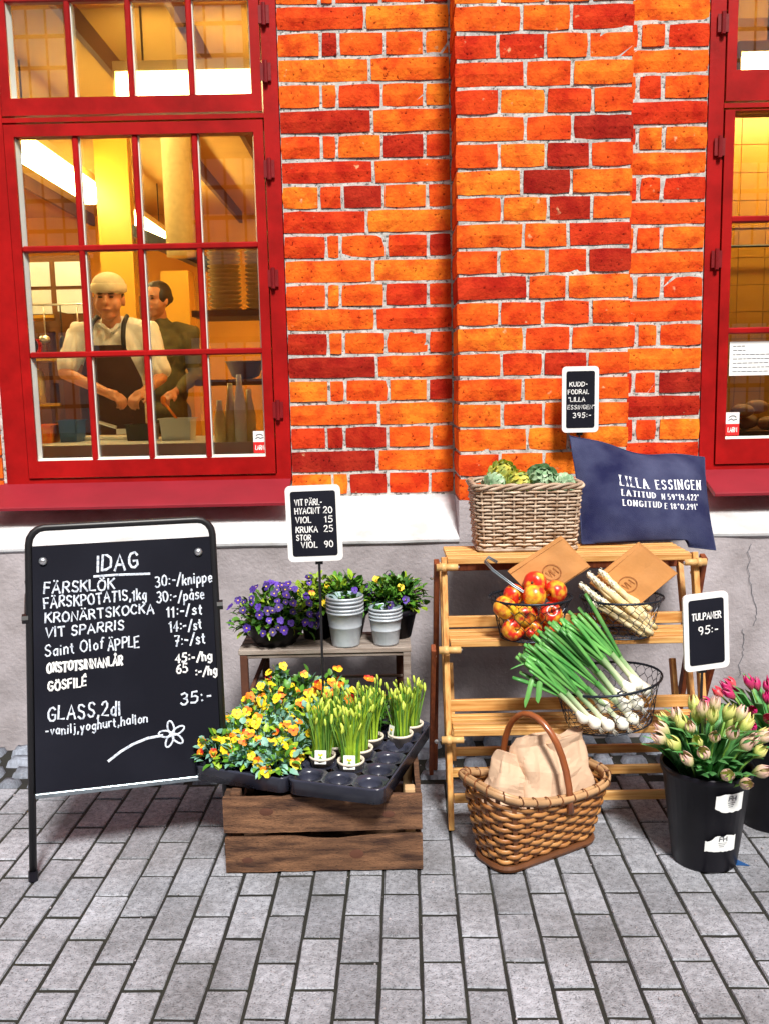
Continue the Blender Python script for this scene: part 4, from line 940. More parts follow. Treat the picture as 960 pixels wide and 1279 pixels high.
PANSY = {'violet': [pansy_mesh('flower', c, .0150, i) for i, c in enumerate((('pv2', 'pv1', 'pc'), ('pv1', 'pv1', 'pc'), ('pv2', 'pv2', 'py'), ('pv1', 'pv1', 'pv2')))],
         'yellow': [pansy_mesh('flower', c, .0175, 9+i) for i, c in enumerate((('py', 'py', 'po'), ('py', 'py', 'py'), ('py', 'po', 'pr'), ('po', 'py', 'po')))],
         'orange': [pansy_mesh('flower', c, .017, 19+i) for i, c in enumerate((('po', 'po', 'pr'), ('pr', 'po', 'py')))],
         'red': [pansy_mesh('flower', c, .015, 29+i) for i, c in enumerate((('pr', 'pr', 'po'), ('pr', 'pr', 'pr')))]}
def leaf(m, p, d, L, w, r, curl=.3):
    p = Vector(p); d = Vector(d).normalized(); s_ = d.cross(Vector((r.gauss(0,.3), r.gauss(0,.3), 1)))
    if s_.length < .1: s_ = Vector((1,0,0))
    s_.normalize(); dn = s_.cross(d).normalized(); dn = dn if dn.z < 0 else -dn
    pts = [p, p+d*L*.35+dn*L*curl*.02, p+d*L*.72+dn*L*curl*.25, p+d*L+dn*L*curl*.7]
    m.blade(pts, [w*.25, w, w*.8, w*.05], s_, .3)
def foliage(o, n, c, rx, ry, rz, L, w, mats, seed, z0=-.2):
    r = random.Random(seed); m = MB(); c = Vector(c)
    for i in range(n):
        a = r.uniform(0, 2*math.pi); el = math.asin(r.uniform(z0, 1)); k = r.uniform(.35, 1.0)
        d = Vector((math.cos(a)*math.cos(el), math.sin(a)*math.cos(el), math.sin(el)))
        p = c+Vector((d.x*rx*k, d.y*ry*k, d.z*rz*k)); m.cur = r.choices(range(len(mats)), [len(mats)-j for j in range(len(mats))])[0]
        dd = (d+Vector((r.gauss(0, .5), r.gauss(0, .5), r.gauss(.25, .4)))).normalized()
        leaf(m, p, dd, L*r.uniform(.7, 1.3), w*r.uniform(.7, 1.2), r, r.uniform(0, .8))
    for i in range(int(n/5)):
        a = r.uniform(0, 2*math.pi); k = r.uniform(.3, .95); m.cur = 0
        m.tube([c+Vector((math.cos(a)*rx*.2, math.sin(a)*ry*.2, -rz*.1)), c+Vector((math.cos(a)*rx*k*.7, math.sin(a)*ry*k*.7, rz*.4)), c+Vector((math.cos(a)*rx*k, math.sin(a)*ry*k, rz*r.uniform(.5, .8)))], .0013, 4)
    return m.build('foliage', [M[x] for x in mats], o, True, kind='stuff')
def flowers(o, kinds, n, c, rx, ry, rz, seed, zmin=.1, face=(0, -1, .35)):
    r = random.Random(seed); c = Vector(c); got = []
    t = 0
    while len(got) < n and t < n*40:
        t += 1
        a = r.uniform(0, 2*math.pi); el = math.asin(r.uniform(zmin, 1)); d = Vector((math.cos(a)*math.cos(el), math.sin(a)*math.cos(el), math.sin(el)))
        if d.y > .55: continue
        p = c+Vector((d.x*rx, d.y*ry, d.z*rz))*r.uniform(1.0, 1.13)
        if any((p-q).length < .019 for q in got): continue
        got.append(p); k = r.choices([x for x, _ in kinds], [y for _, y in kinds])[0]
        nd = (d*.7+Vector(face)*.8+Vector((r.gauss(0,.3), r.gauss(0,.3), r.gauss(0,.3)))).normalized()
        q = nd.to_track_quat('Z', 'Y').to_euler(); q.rotate_axis('Z', r.uniform(-.5, .5))
        link('flower', r.choice(PANSY[k]), o, p, q, r.uniform(.75, 1.15))
def potmesh(r0, r1, h, n=20): return [(r0, 0), (r1*.97, h*.8), (r1*1.04, h*.82), (r1*1.05, h), (r1*.95, h), (r1*.9, h*.8)]
pb = thing('pansy_bowl', 'wide black bowl overflowing with violet pansies at the left end of the slatted table', 'flower bowl', (-.412, -.405, TZ))
m = MB(); m.lathe([(.070, 0), (.098, .035), (.108, .075), (.113, .080), (.113, .086), (.104, .086), (.098, .07)], 28); m.build('bowl', M['blackpl'], pb, True)
MB().lathe([(.001, .072), (.10, .070)], 20, cap0=False).build('soil', M['soil'], pb)
foliage(pb, 560, (.0, -.01, .08), .150, .12, .120, .032, .010, ('leaf', 'leafd', 'leafy'), 3, -.25)
flowers(pb, [('violet', 1)], 58, (.0, -.01, .085), .155, .125, .130, 4, -.1)
for x, nm, lab, n in ((-.150, 'violet', 'black pot of dark violas and green leaves directly behind the large bucket stack', 5), (.035, 'violet', 'black pot of violas with yellow faces behind the small bucket stack', 7)):
    o = thing('viola_pot', lab, 'flower pot', (x, -.345, TZ), group='viola pots behind the buckets')
    m = MB(); m.lathe(potmesh(.055, .078, .11), 20); m.build('pot', M['blackpl'], o, True); MB().lathe([(.001, .095), (.07, .094)], 16, cap0=False).build('soil', M['soil'], o)
    foliage(o, 460, (0, 0, .118), .118, .088, .112, .034, .011, ('leaf', 'leafd', 'leafy'), int(x*100)+60, -.1)
    flowers(o, [('violet', 5), ('yellow', 2)], n, (0, 0, .12), .112, .09, .105, int(x*90)+70, .1)
o = thing('viola_pot', 'black pot of yellow and violet violas just behind the sign pole', 'flower pot', (-.262, -.335, TZ), group='viola pots behind the buckets')
m = MB(); m.lathe(potmesh(.05, .068, .11), 20); m.build('pot', M['blackpl'], o, True)
foliage(o, 280, (0, 0, .12), .092, .075, .108, .03, .010, ('leafy', 'leaf'), 91, 0); flowers(o, [('yellow', 3), ('violet', 4)], 9, (0, 0, .125), .08, .075, .10, 92, .1)
def bucket_mesh(r1, r0, h, n=28):
    m = MB(); m.lathe([(r0*.9, .004), (r0, 0), (r0*1.015, .006), (lerp(r0, r1, .55), h*.55), (lerp(r0, r1, .56)+.0015, h*.565), (lerp(r0, r1, .58), h*.585), (r1, h-.006), (r1+.0025, h-.005), (r1+.003, h), (r1, h+.002)], n)
    m.cur = 1; m.lathe([(r1-.001, h+.0018), (r1-.004, h-.004), (r0, .006), (.001, .005)], n, cap0=False)
    return m.mesh('bucket', [M['zinc'], M['zincin']], True)
for nm, n, x, y, r1, r0, h, st_ in (('large', 5, -.150, -.452, .0665, .050, .128, .0135), ('small', 4, -.004, -.448, .058, .045, .098, .0125)):
    me = bucket_mesh(r1, r0, h)
    for i in range(n):
        b_ = link('bucket', me, None, (x, y, TZ+.001+i*st_*1.0), (rnd.gauss(0,.006), rnd.gauss(0,.006), rnd.uniform(0, 6)))
        pos = 'bottom' if i == 0 else 'topmost' if i == n-1 else ('second', 'third', 'fourth')[i-1]+' from the bottom'
        tag(b_, f'{nm} whitewashed zinc bucket, {pos} of the {n} nested in its stack', 'bucket', f'{nm} zinc buckets')
# ================================================================== CRATE AND PLANT TRAYS
cr = thing('wooden_crate', 'weathered brown plank crate standing on the paving below the plant trays', 'crate', (-.207, -.885, 0))
def plank(x0, x1, y0, y1, z0, z1, sd, dip=0, mt='crate'):
    """plank lying along x (or y if longer) with worn edges"""
    r = random.Random(sd); m = MB(); N = 14; vs = []; al = (x1-x0) > (y1-y0)
    for i in range(N+1):
        t = i/N; zt = z1-r.uniform(0, .0035)-dip*math.exp(-((t-.55)/.16)**2); zb = z0+r.uniform(0, .003)
        for a, b in ((0, zb), (1, zb), (1, zt), (0, zt)):
            vs.append((lerp(x0, x1, t), lerp(y0, y1, a)+r.uniform(-.001,.001), b) if al else (lerp(x0, x1, a)+r.uniform(-.001,.001), lerp(y0, y1, t), b))
    fs = [(i*4+j, (i+1)*4+j, (i+1)*4+(j+1) % 4, i*4+(j+1) % 4) for i in range(N) for j in range(4)]+[(0,1,2,3), (N*4+3, N*4+2, N*4+1, N*4)]
    if not al: fs = [f[::-1] for f in fs]
    return m.add(vs, fs).build('plank', M[mt], cr)
plank(-.302, .302, -.185, -.167, .132, .246, 1); plank(-.300, .302, -.186, -.168, .004, .118, 2, .014)
plank(-.300, .300, .168, .185, .130, .245, 3); plank(-.300, .300, .168, .185, .004, .115, 4)
plank(-.300, -.284, -.166, .167, .130, .246, 5); plank(-.300, -.284, -.166, .167, .004, .115, 6); plank(.284, .300, -.166, .167, .130, .250, 7); plank(.284, .300, -.166, .167, .004, .115, 8)
for i in range(4): plank(-.282, .282, -.165+i*.085, -.165+i*.085+.07, .006, .016, 10+i)
for x, z, r_ in ((.105, .058, .010), (-.17, .20, .008), (.20, .185, .007), (-.235, .045, .007)):
    m = MB(); m.lathe([(r_*1.9, 0), (r_*1.2, .0006), (r_*.6, .0012), (.0005, .0010)], 14, (0,0,0), 1.4, .8, False, T=Matrix.Translation((x, -.1858, z)) @ Matrix.Rotation(R(90), 4, 'X')); m.build('knot', M['brown'], cr, True)
for sx in (-1, 1):
    for sy in (-1, 1):
        MB().bar((sx*.266, sy*.148, .012), (sx*.266, sy*.148, .255), .032, .034, (0,1,0), .003).build('corner_post', M['cratel' if sx > 0 else 'crate'], cr)
def tray(loc, rot, W_, L_, cu, cv, h, label, tilt=0):
    o = thing('plant_tray', label, 'tray', loc, (0, R(tilt), R(rot)), 'black plant trays on the crate'); m = MB(); cw, cl = W_/cu, L_/cv; n = 16
    for i in range(cu):
        for j in range(cv):
            cx, cy = (i+.5)*cw, (j+.5)*cl; rad = min(cw, cl)*.40; vs = []
            for k in range(n):
                t = 2*math.pi*(k+.5)/n; c_, s_ = math.cos(t), math.sin(t); q = 1/max(abs(c_), abs(s_))
                hx, hy = c_*q*cw/2, s_*q*cl/2
                cor = abs(c_*q) > .9 and abs(s_*q) > .9
                vs += [(cx+hx, cy+hy, h-(.012 if False else 0)), (cx+c_*rad, cy+s_*rad, h-.002), (cx+c_*rad*.96, cy+s_*rad*.96, h-.012), (cx+c_*rad*.74, cy+s_*rad*.74, .006)]
            fs = []
            for k in range(n):
                a, b = k*4, ((k+1) % n)*4
                fs += [(a, b, b+1, a+1), (a+1, b+1, b+2, a+2), (a+2, b+2, b+3, a+3)]
            fs.append(tuple(k*4+3 for k in range(n))); m.add(vs, fs)
    for i in range(cu):           # drainage slots between the wells
        for j in range(cv+1):
            pass
    m.build('well_sheet', M['traypl'], o, True)
    r_ = .022; pts = []
    for cx, cy, a0 in ((W_-r_, L_-r_, 0), (r_, L_-r_, 90), (r_, r_, 180), (W_-r_, r_, 270)):
        for i in range(5): a = R(a0+22.5*i); pts.append((cx+r_*math.cos(a)*1.3, cy+r_*math.sin(a)*1.3))
    m = MB(); K = len(pts); c0 = Vector((W_/2, L_/2)); vs = []
    for (s_, z) in ((.965, .004), (.99, .006), (1.0, h-.004), (1.012, h+.001), (.995, h+.004), (.97, h+.001), (.955, h-.008)):
        for p in pts: q = c0+(Vector(p)-c0)*s_; vs.append((q.x, q.y, z))
    m.add(vs, [(i*K+j, i*K+(j+1) % K, (i+1)*K+(j+1) % K, (i+1)*K+j) for i in range(6) for j in range(K)]); m.build('rim', M['traypl'], o, True)
    return o
tR = tray((-.303, -1.082, .256), -17.5, .290, .55, 3, 6, .052, 'black plant tray of narcissus pots with empty wells at its front')
tL = tray((-.608, -.965, .2565), -21.5, .312, .53, 3, 5, .052, 'black plant tray filled with yellow and orange violas')
def in_tray(o, u, v, z=.0):
    a = o.rotation_euler.z; return Vector((o.location.x+u*math.cos(a)-v*math.sin(a), o.location.y+u*math.sin(a)+v*math.cos(a), o.location.z+z))
where_r = ('front', 'second', 'third', 'fourth', 'back'); where_c = ('left', 'middle', 'right')
sd = 100
for j in range(5):
    for i in range(3):
        sd += 1; p = in_tray(tL, (i+.5)*.104, (j+.5)*.106, .010)
        o = thing('viola_plant', f'yellow and orange viola in the {where_r[j]} row, {where_c[i]} of the left tray', 'flower pot', p, (0, 0, rnd.uniform(0, .6)), 'violas in the left tray')
        m = MB(); m.lathe(potmesh(.028, .040, .055), 14); m.build('pot', M['blackpl'], o, True)
        up = .035+.022*j
        foliage(o, 170, (0, 0, .058), .063, .063, up+.040, .028, .0105, ('leafb', 'leafy', 'leaf', 'leafb') if j < 3 else ('leaf', 'leafb', 'leafy'), sd, -.15)
        flowers(o, [('yellow', 9), ('orange', .8), ('red', .7 if (i+j) % 2 else .1)], 10 if j < 4 else 8, (0, 0, .058), .060, .060, up+.04, sd+50, .0)
for u, v in ((.035, .40), (.12, .46)):
    sd += 1; p = in_tray(tR, u, v, .012)
    o = thing('viola_plant', 'orange and red viola at the back of the narcissus tray, '+('nearer the sign pole' if u < .1 else 'further back'), 'flower pot', p, (0, 0, 0), 'orange violas among the narcissi')
    m = MB(); m.lathe(potmesh(.028, .040, .055), 14); m.build('pot', M['blackpl'], o, True)
    foliage(o, 80, (0, 0, .06), .055, .055, .12, .034, .010, ('leaf', 'leafd'), sd, 0); flowers(o, [('orange', 3), ('yellow', 2), ('red', 1)], 6, (0, 0, .06), .055, .055, .15, sd, .2)
bud_me = MB(); bud_me.ball((0, 0, .012), .0046, .0046, .014, 8, 6); bud_me = bud_me.mesh('bud', M['bud'], True)
NAR = [(.050, .150, .16, 'at the left front, white label leaning in it', 1), (.150, .135, .155, 'at the front with the largest white label', 1), (.055, .245, .175, 'second back on the left side', 0), (.145, .235, .17, 'second back in the middle', 0),
       (.150, .335, .17, 'third back in the middle', 0), (.235, .385, .14, 'at the right with its label turned left', 1), (.245, .480, .14, 'at the right rear corner', 0), (.235, .300, .12, 'on the right edge, half hidden', 0)]
for q, (u, v, h, wh, lb) in enumerate(NAR):
    h *= 1.13
    if q == 7: continue
    p = in_tray(tR, u, v, .02); o = thing('narcissus_pot', 'cream pot of budding narcissus '+wh, 'flower pot', p, (0, 0, 0), 'narcissus pots')
    m = MB(); m.lathe([(.030, 0), (.041, .048), (.043, .049), (.043, .056), (.039, .056), (.037, .045)], 18); m.build('pot', M['potw'], o, True)
    MB().lathe([(.001, .047), (.038, .046)], 12, cap0=False).build('soil', M['soil'], o)
    r = random.Random(q+40); m = MB()
    for i in range(52):
        a = r.uniform(0, 6.28); rr_ = r.uniform(0, .030); b0_ = Vector((math.cos(a)*rr_, math.sin(a)*rr_, .045)); ln = h*r.uniform(.65, 1.0); out = Vector((math.cos(a), math.sin(a), 0))*r.uniform(.0, .35)+Vector((r.gauss(0,.06), r.gauss(0,.06), 0))
        pts = [b0_, b0_+(Vector((0,0,1))+out*.3)*ln*.4, b0_+(Vector((0,0,1))+out*.6)*ln*.75, b0_+(Vector((0,0,.98))+out*.9)*ln]
        m.cur = r.choice((0, 0, 1)); s_ = Vector((math.cos(a+r.uniform(-.6,.6)+1.57), math.sin(a+1.57), 0)); m.blade(pts, [.0035, .0042, .0036, .0008], s_, .25)
    m.build('leaves', [M['leafy'], M['leaf']], o, True, kind='stuff')
    for i in range(18):
        a = r.uniform(0, 6.28); rr_ = r.uniform(0, .028); b0_ = Vector((math.cos(a)*rr_, math.sin(a)*rr_, .045)); top = b0_+Vector((math.cos(a)*r.uniform(0,.04), math.sin(a)*r.uniform(0,.04), h*r.uniform(.62, .98)))
        m = MB(); m.tube([b0_, b0_.lerp(top, .5), top], .0022, 5); m.build('stem', M['stem'], o)
        link('bud', bud_me, o, top, (r.gauss(0,.25), r.gauss(0,.25), 0), r.uniform(.8, 1.2))
    if lb:
        w_, hh = (.036, .042) if q != 5 else (.024, .042); m = MB(); m.box(-w_/2, w_/2, 0, .001, 0, hh); l_ = m.build('label', M['tag'], o); l_.location = ((-.004, -.040, .040) if q != 5 else (-.035, -.022, .045)); l_.rotation_euler = (R(-12), 0, R(-6 if q != 5 else -50))
        m = MB(); fw = lambda a, b: (Vector((a-w_/2, -.0008, b)), Vector((0, -1, 0)))
        m.strokes([[(w_*.3, hh*.3), (w_*.5, hh*.55), (w_*.7, hh*.3)], [(w_*.5, hh*.15), (w_*.5, hh*.55)]], .003, fw, .0003); m.cur = 1; m.strokes([[(w_*.35, hh*.7), (w_*.5, hh*.62), (w_*.65, hh*.7)]], .006, fw, .0003)
        m.build('picture', [M['leaf'], M['py']], l_)
# ================================================================== FOLDING WOODEN RACK
rk = thing('wooden_rack', 'folding pine rack with three slatted shelves of vegetables', 'rack', (.63, -.58, 0))
XL, XR = .200, 1.062
for x in (XL, XR):
    s_ = -1 if x == XL else 1
    bw(MB().bar((x, -.598, .885), (x, -.818, .002), .019, .036, (0, 1, .2), .002), 'leg', M['woodz'], rk)
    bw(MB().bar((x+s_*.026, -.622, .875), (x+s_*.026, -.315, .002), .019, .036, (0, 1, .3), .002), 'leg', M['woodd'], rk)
    bw(MB().bar((x-s_*.001, -.445, .835), (x-s_*.001, -.705, .115), .018, .034, (0, 1, .3), .002), 'leg', M['woodz'], rk)
    bw(MB().bar((x-s_*.027, -.475, .47), (x-s_*.027, -.590, .145), .018, .032, (0, 1, .3), .002), 'leg', M['woodz'], rk)
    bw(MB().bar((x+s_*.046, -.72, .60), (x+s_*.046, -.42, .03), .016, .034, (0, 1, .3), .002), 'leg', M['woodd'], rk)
for (y0, y1, z, n) in ((-.600, -.375, .885, 5), (-.705, -.560, .622, 3), (-.802, -.655, .347, 4)):
    for i in range(n):
        t = (y1-y0)/n; y = y0+t*(i+.5)
        bw(MB().bar((XL+.012, y, z-.008), (XR-.012, y, z-.008), t-.016, .015, (0,0,1), .002), 'slat', M['woodx'], rk)
    bw(MB().bar((XL+.012, y0-.007, z-.012), (XR-.012, y0-.007, z-.014), .012, .022, (0,0,1), .002), 'front_rail', M['woodx'], rk)
    for x in (XL+.028, XR-.028): bw(MB().bar((x, y0, z-.030), (x, y1, z-.030), .018, .026, (0,0,1), .002), 'shelf_bearer', M['woodz'], rk)
for y, z0, z1 in ((-.552, .624, .664), (-.648, .350, .392)): bw(MB().bar((XL+.012, y, (z0+z1)/2), (XR-.012, y, (z0+z1)/2), .014, z1-z0, (0,0,1), .002), 'shelf_lip', M['woodx'], rk)
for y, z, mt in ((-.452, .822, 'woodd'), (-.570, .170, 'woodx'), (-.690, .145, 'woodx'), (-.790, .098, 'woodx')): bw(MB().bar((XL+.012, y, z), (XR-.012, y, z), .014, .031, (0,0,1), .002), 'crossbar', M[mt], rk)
for x in (XL, XR):
    s_ = 1 if x == XL else -1
    for y, z in ((-.628, .858), (-.722, .595), (-.800, .312)):
        m = MB(); m.tube([(x-s_*.028, y-.012, z), (x-s_*.012, y-.012, z), (x-s_*.011, y-.012, z), (x+s_*.004, y-.012, z)], [.013, .013, .015, .015], 12); m.tube([(x+s_*.004, y-.012, z), (x+s_*.045, y-.012, z)], .0115, 10)
        bw(m, 'peg', M['peg'], rk, True)
        m = MB(); m.tube([(x+s_*.045, y-.012, z), (x+s_*.0495, y-.012, z)], [.006, .0035], 8); bw(m, 'bolt_end', M['steel'], rk)
        m = MB(); m.ball((x-s_*.036, y+.15, z-.07), .008, .008, .008, 8, 6); bw(m, 'bolt_end', M['steel'], rk)
# ================================================================== WICKER BASKET WITH ARTICHOKES
def rrect_path(hx, hy, r, n):
    """n points round a rounded rectangle, even spacing"""
    segs = []; P_ = []
    for cx, cy, a0 in ((hx-r, hy-r, 0), (-hx+r, hy-r, 90), (-hx+r, -hy+r, 180), (hx-r, -hy+r, 270)):
        for i in range(7): a = R(a0+15*i); P_.append(Vector((cx+r*math.cos(a), cy+r*math.sin(a), 0)))
    P_.append(P_[0]); L_ = [0]
    for i in range(1, len(P_)): L_.append(L_[-1]+(P_[i]-P_[i-1]).length)
    out = []; j = 0
    for i in range(n):
        d = L_[-1]*i/n
        while L_[j+1] < d: j += 1
        out.append(P_[j].lerp(P_[j+1], (d-L_[j])/max(1e-9, L_[j+1]-L_[j])))
    return out
wk = thing('wicker_basket', 'square grey wicker basket of artichokes on the top shelf of the rack', 'basket', (.503, -.408, .888))
NS = 32
def wkp(t, i, off=0):        # t = height 0..1, i = stake index (float)
    hx, hy = lerp(.172, .188, t), lerp(.118, .130, t); P_ = WK.setdefault(round(t, 3), rrect_path(hx, hy, .03, NS*4)); k = int(round(i*4)) % (NS*4); p = P_[k]; q = P_[(k+1) % (NS*4)]; r_ = P_[k-1]
    n_ = (q-r_).cross(Vector((0,0,1))).normalized(); return Vector((p.x, p.y, lerp(.004, .222, t)))+n_*off
WK = {}; r = random.Random(2)
for row in range(17):
    t = (row+.5)/17.5; pts = [wkp(t, i/2, .0045*math.cos(math.pi*(i/2)*.5*2/2+math.pi*row) if False else .0048*math.cos(math.pi*i/2/1.0+math.pi*row))+Vector((0, 0, r.uniform(-.001, .001))) for i in range(NS*2)]
    m = MB(); m.tube(pts, .0046, 6, True); m.build('willow_strand', M['willow'], wk, True)
    m2 = None
for i in range(NS):
    m = MB(); m.tube([wkp(0, i), wkp(.5, i), wkp(.97, i), wkp(.99, i)+Vector((0,0,.006))], .0042, 6); m.build('stake', M['willow'], wk, True)
for ph in (0, math.pi*.66, math.pi*1.33):
    pts = []
    for i in range(NS*4):
        a = i/4*math.pi*.5+ph; pts.append(wkp(1.0, i/4, .0075*math.cos(a))+Vector((0, 0, .006+.0075*math.sin(a))))
    m = MB(); m.tube(pts, .0058, 6, True); m.build('braided_rim', M['willow'], wk, True)
m = MB(); vs = [wkp(t, i/2, -.0085) for t in (.02, .93) for i in range(NS*2)]; m.add(vs, [(i, (i+1) % 64, 64+(i+1) % 64, 64+i) for i in range(64)]); m.build('gap_shade', M['splintd'], wk)  # dark sheet added inside to paint shade into the weave gaps
m = MB(); m.tube([wkp(0, i/2, .004) for i in range(NS*2)], .006, 6, True); m.box(-.165, .165, -.112, .112, .002, .008); m.build('base', M['willow'], wk)
def artichoke(loc, s, mt, label, rot):
    r = random.Random(int(loc[0]*1000)); m = MB(); m.ball((0,0,0), .8, .8, .85, 12, 8)
    n = 60
    for i in range(n):
        t = i/n; el = lerp(-1.1, 1.35, t); a = i*2.39996; R_ = .88
        d = Vector((math.cos(a)*math.cos(el), math.sin(a)*math.cos(el), math.sin(el))); up = Vector((-math.cos(a)*math.sin(el), -math.sin(a)*math.sin(el), math.cos(el))); sdv = d.cross(up)
        p = d*R_*.86; w_ = lerp(.30, .16, max(0, t)); L_ = lerp(.5, .4, t)
        m.blade([p-up*.1, p+d*.11+up*L_*.35, p+d*.19+up*L_*.75, p+d*.20+up*L_*1.05], [w_*.6, w_, w_*.75, .01], sdv, -.25)
    m.tube([(0, 0, -.8), (0, .1, -1.25)], .16, 8)
    me = m.mesh('artichoke', M[mt], True); o = link('artichoke', me, None, loc, rot, s); tag(o, label, 'artichoke', 'artichokes in the wicker basket')
artichoke((.425, -.430, 1.150), .053, 'artiy', 'topmost yellow green artichoke in the wicker basket', (.9, .5, 0))
artichoke((.470, -.480, 1.125), .045, 'artiy', 'small yellowish artichoke in the centre of the wicker basket', (1.5, .3, 1))
artichoke((.560, -.455, 1.125), .062, 'arti', 'largest pale green artichoke at the right of the wicker basket', (1.4, -.6, 0))
artichoke((.388, -.475, 1.118), .044, 'arti', 'green artichoke against the left wall of the wicker basket', (1.3, .2, 2))
artichoke((.638, -.455, 1.112), .042, 'arti', 'half hidden green artichoke at the right end of the wicker basket', (1.2, .2, 3))
artichoke((.500, -.380, 1.095), .055, 'arti', 'artichoke lying low at the back of the wicker basket', (.4, .2, 3))
# ================================================================== CUSHION
cu = thing('cushion', 'navy cushion printed LILLA ESSINGEN leaning on the pilaster above the rack', 'cushion', (.96, -.30, .87))
CTL, CTR, CBL, CBR = Vector((.718, -.165, 1.268)), Vector((1.248, -.145, 1.172)), Vector((.712, -.435, .872)), Vector((1.215, -.385, .850))
def cush(u, v, side=-1):      # u, v in 0..1, v up
    a, b = u*2-1, v*2-1
    ub = u+(.5-u)*(1-b*b)*.035; vb = v+(.5-v)*(1-a*a)*.09
    if v > .5: vb += .03*math.sin(u*9)*(1-a*a)*(2*v-1)
    p = CBL.lerp(CBR, ub).lerp(CTL.lerp(CTR, ub), vb)
    if v < .12: p.z = max(p.z, .892) if u < .8 else p.z
    T_ = .092*(max(0, (1-abs(a)**2.2))*max(0, (1-abs(b)**2.2)))**.70
    wr = .010*noise.noise(Vector((u*5, v*4, side*3)))*(1-a*a)*(1-b*b)*2+.0045*math.sin((a+b)*7)*math.exp(-((abs(a)-.75)**2+(abs(b)-.7)**2)*12)
    return p+Vector((0, side*.87, -.0+side*-.35*0+.25*(-side)*-1*0))*(T_+wr)
m = MB(); N1, N2 = 40, 32; vs = []; fs = []
for side in (-1, 1):
    for i in range(N1+1):
        for j in range(N2+1): vs.append(cush(i/N1, j/N2, side))
K = (N1+1)*(N2+1)
for s_ in range(2):
    for i in range(N1):
        for j in range(N2):
            a = s_*K+i*(N2+1)+j; f = (a, a+N2+1, a+N2+2, a+1); fs.append(f if s_ == 0 else f[::-1])
m.add(vs, fs); bw(m, 'cover', M['cush'], cu, True)
seam = [cush(i/N1, 0) for i in range(N1+1)]+[cush(1, j/N2) for j in range(1, N2+1)]+[cush(1-i/N1, 1) for i in range(1, N1+1)]+[cush(0, 1-j/N2) for j in range(1, N2)]
bw(MB().tube(seam, .0026, 6, True), 'seam', M['cush'], cu, True)
def slab_font(m, txt, u0, v0, wd, h, tk, fn, slope):
    """stencil-like slab letters: heavy uprights, serifs on free ends"""
    P_ = pen(txt, 0, 0, wd, h, 0, 1, 0, 5.2)
    for pl_ in P_:
        q = [(u0+a, v0+b+a*slope) for a, b in pl_]
        for i in range(len(q)-1):
            dx, dy = abs(q[i+1][0]-q[i][0]), abs(q[i+1][1]-q[i][1]); w_ = tk*(1.0 if dy*.9 > dx else .52)
            m.strokes([[q[i], q[i+1]]], w_, fn, .0008+.00025*(i % 3))
        if len(pl_) < 6:
            for e, nb in ((q[0], q[1]), (q[-1], q[-2])):
                if abs(nb[1]-e[1]) > abs(nb[0]-e[0])*.8 and abs(nb[1]-e[1]) > h*.3: m.strokes([[(e[0]-tk*.72, e[1]), (e[0]+tk*.72, e[1])]], tk*.5, fn, .0016)
def cfn(a, b):
    p = cush(a, b); q = cush(a+.01, b)-p; s_ = cush(a, b+.01)-p; n_ = q.cross(s_).normalized(); n_ = n_ if n_.y < 0 else -n_; return p+n_*.0006, n_
CW, CH = .52, .40
fnc = lambda a, b: cfn(a/CW, b/CH)
for t_, u0, v0, u1, h, tk in (('LILLA  ESSINGEN', .300, .612, .935, .084, .0060), ('LATITUD', .305, .512, .545, .050, .0050), ('N 59°19.422\'', .600, .512, .905, .050, .0038), ('LONGITUD', .305, .412, .585, .050, .0048), ('E 18°0.291\'', .615, .412, .885, .050, .0038)):
    m = MB(); slab_font(m, t_, u0*CW, v0*CH, (u1-u0)*CW, h*CH*1.15, tk, fnc, .03); bw(m, 'print', M['print'], cu)
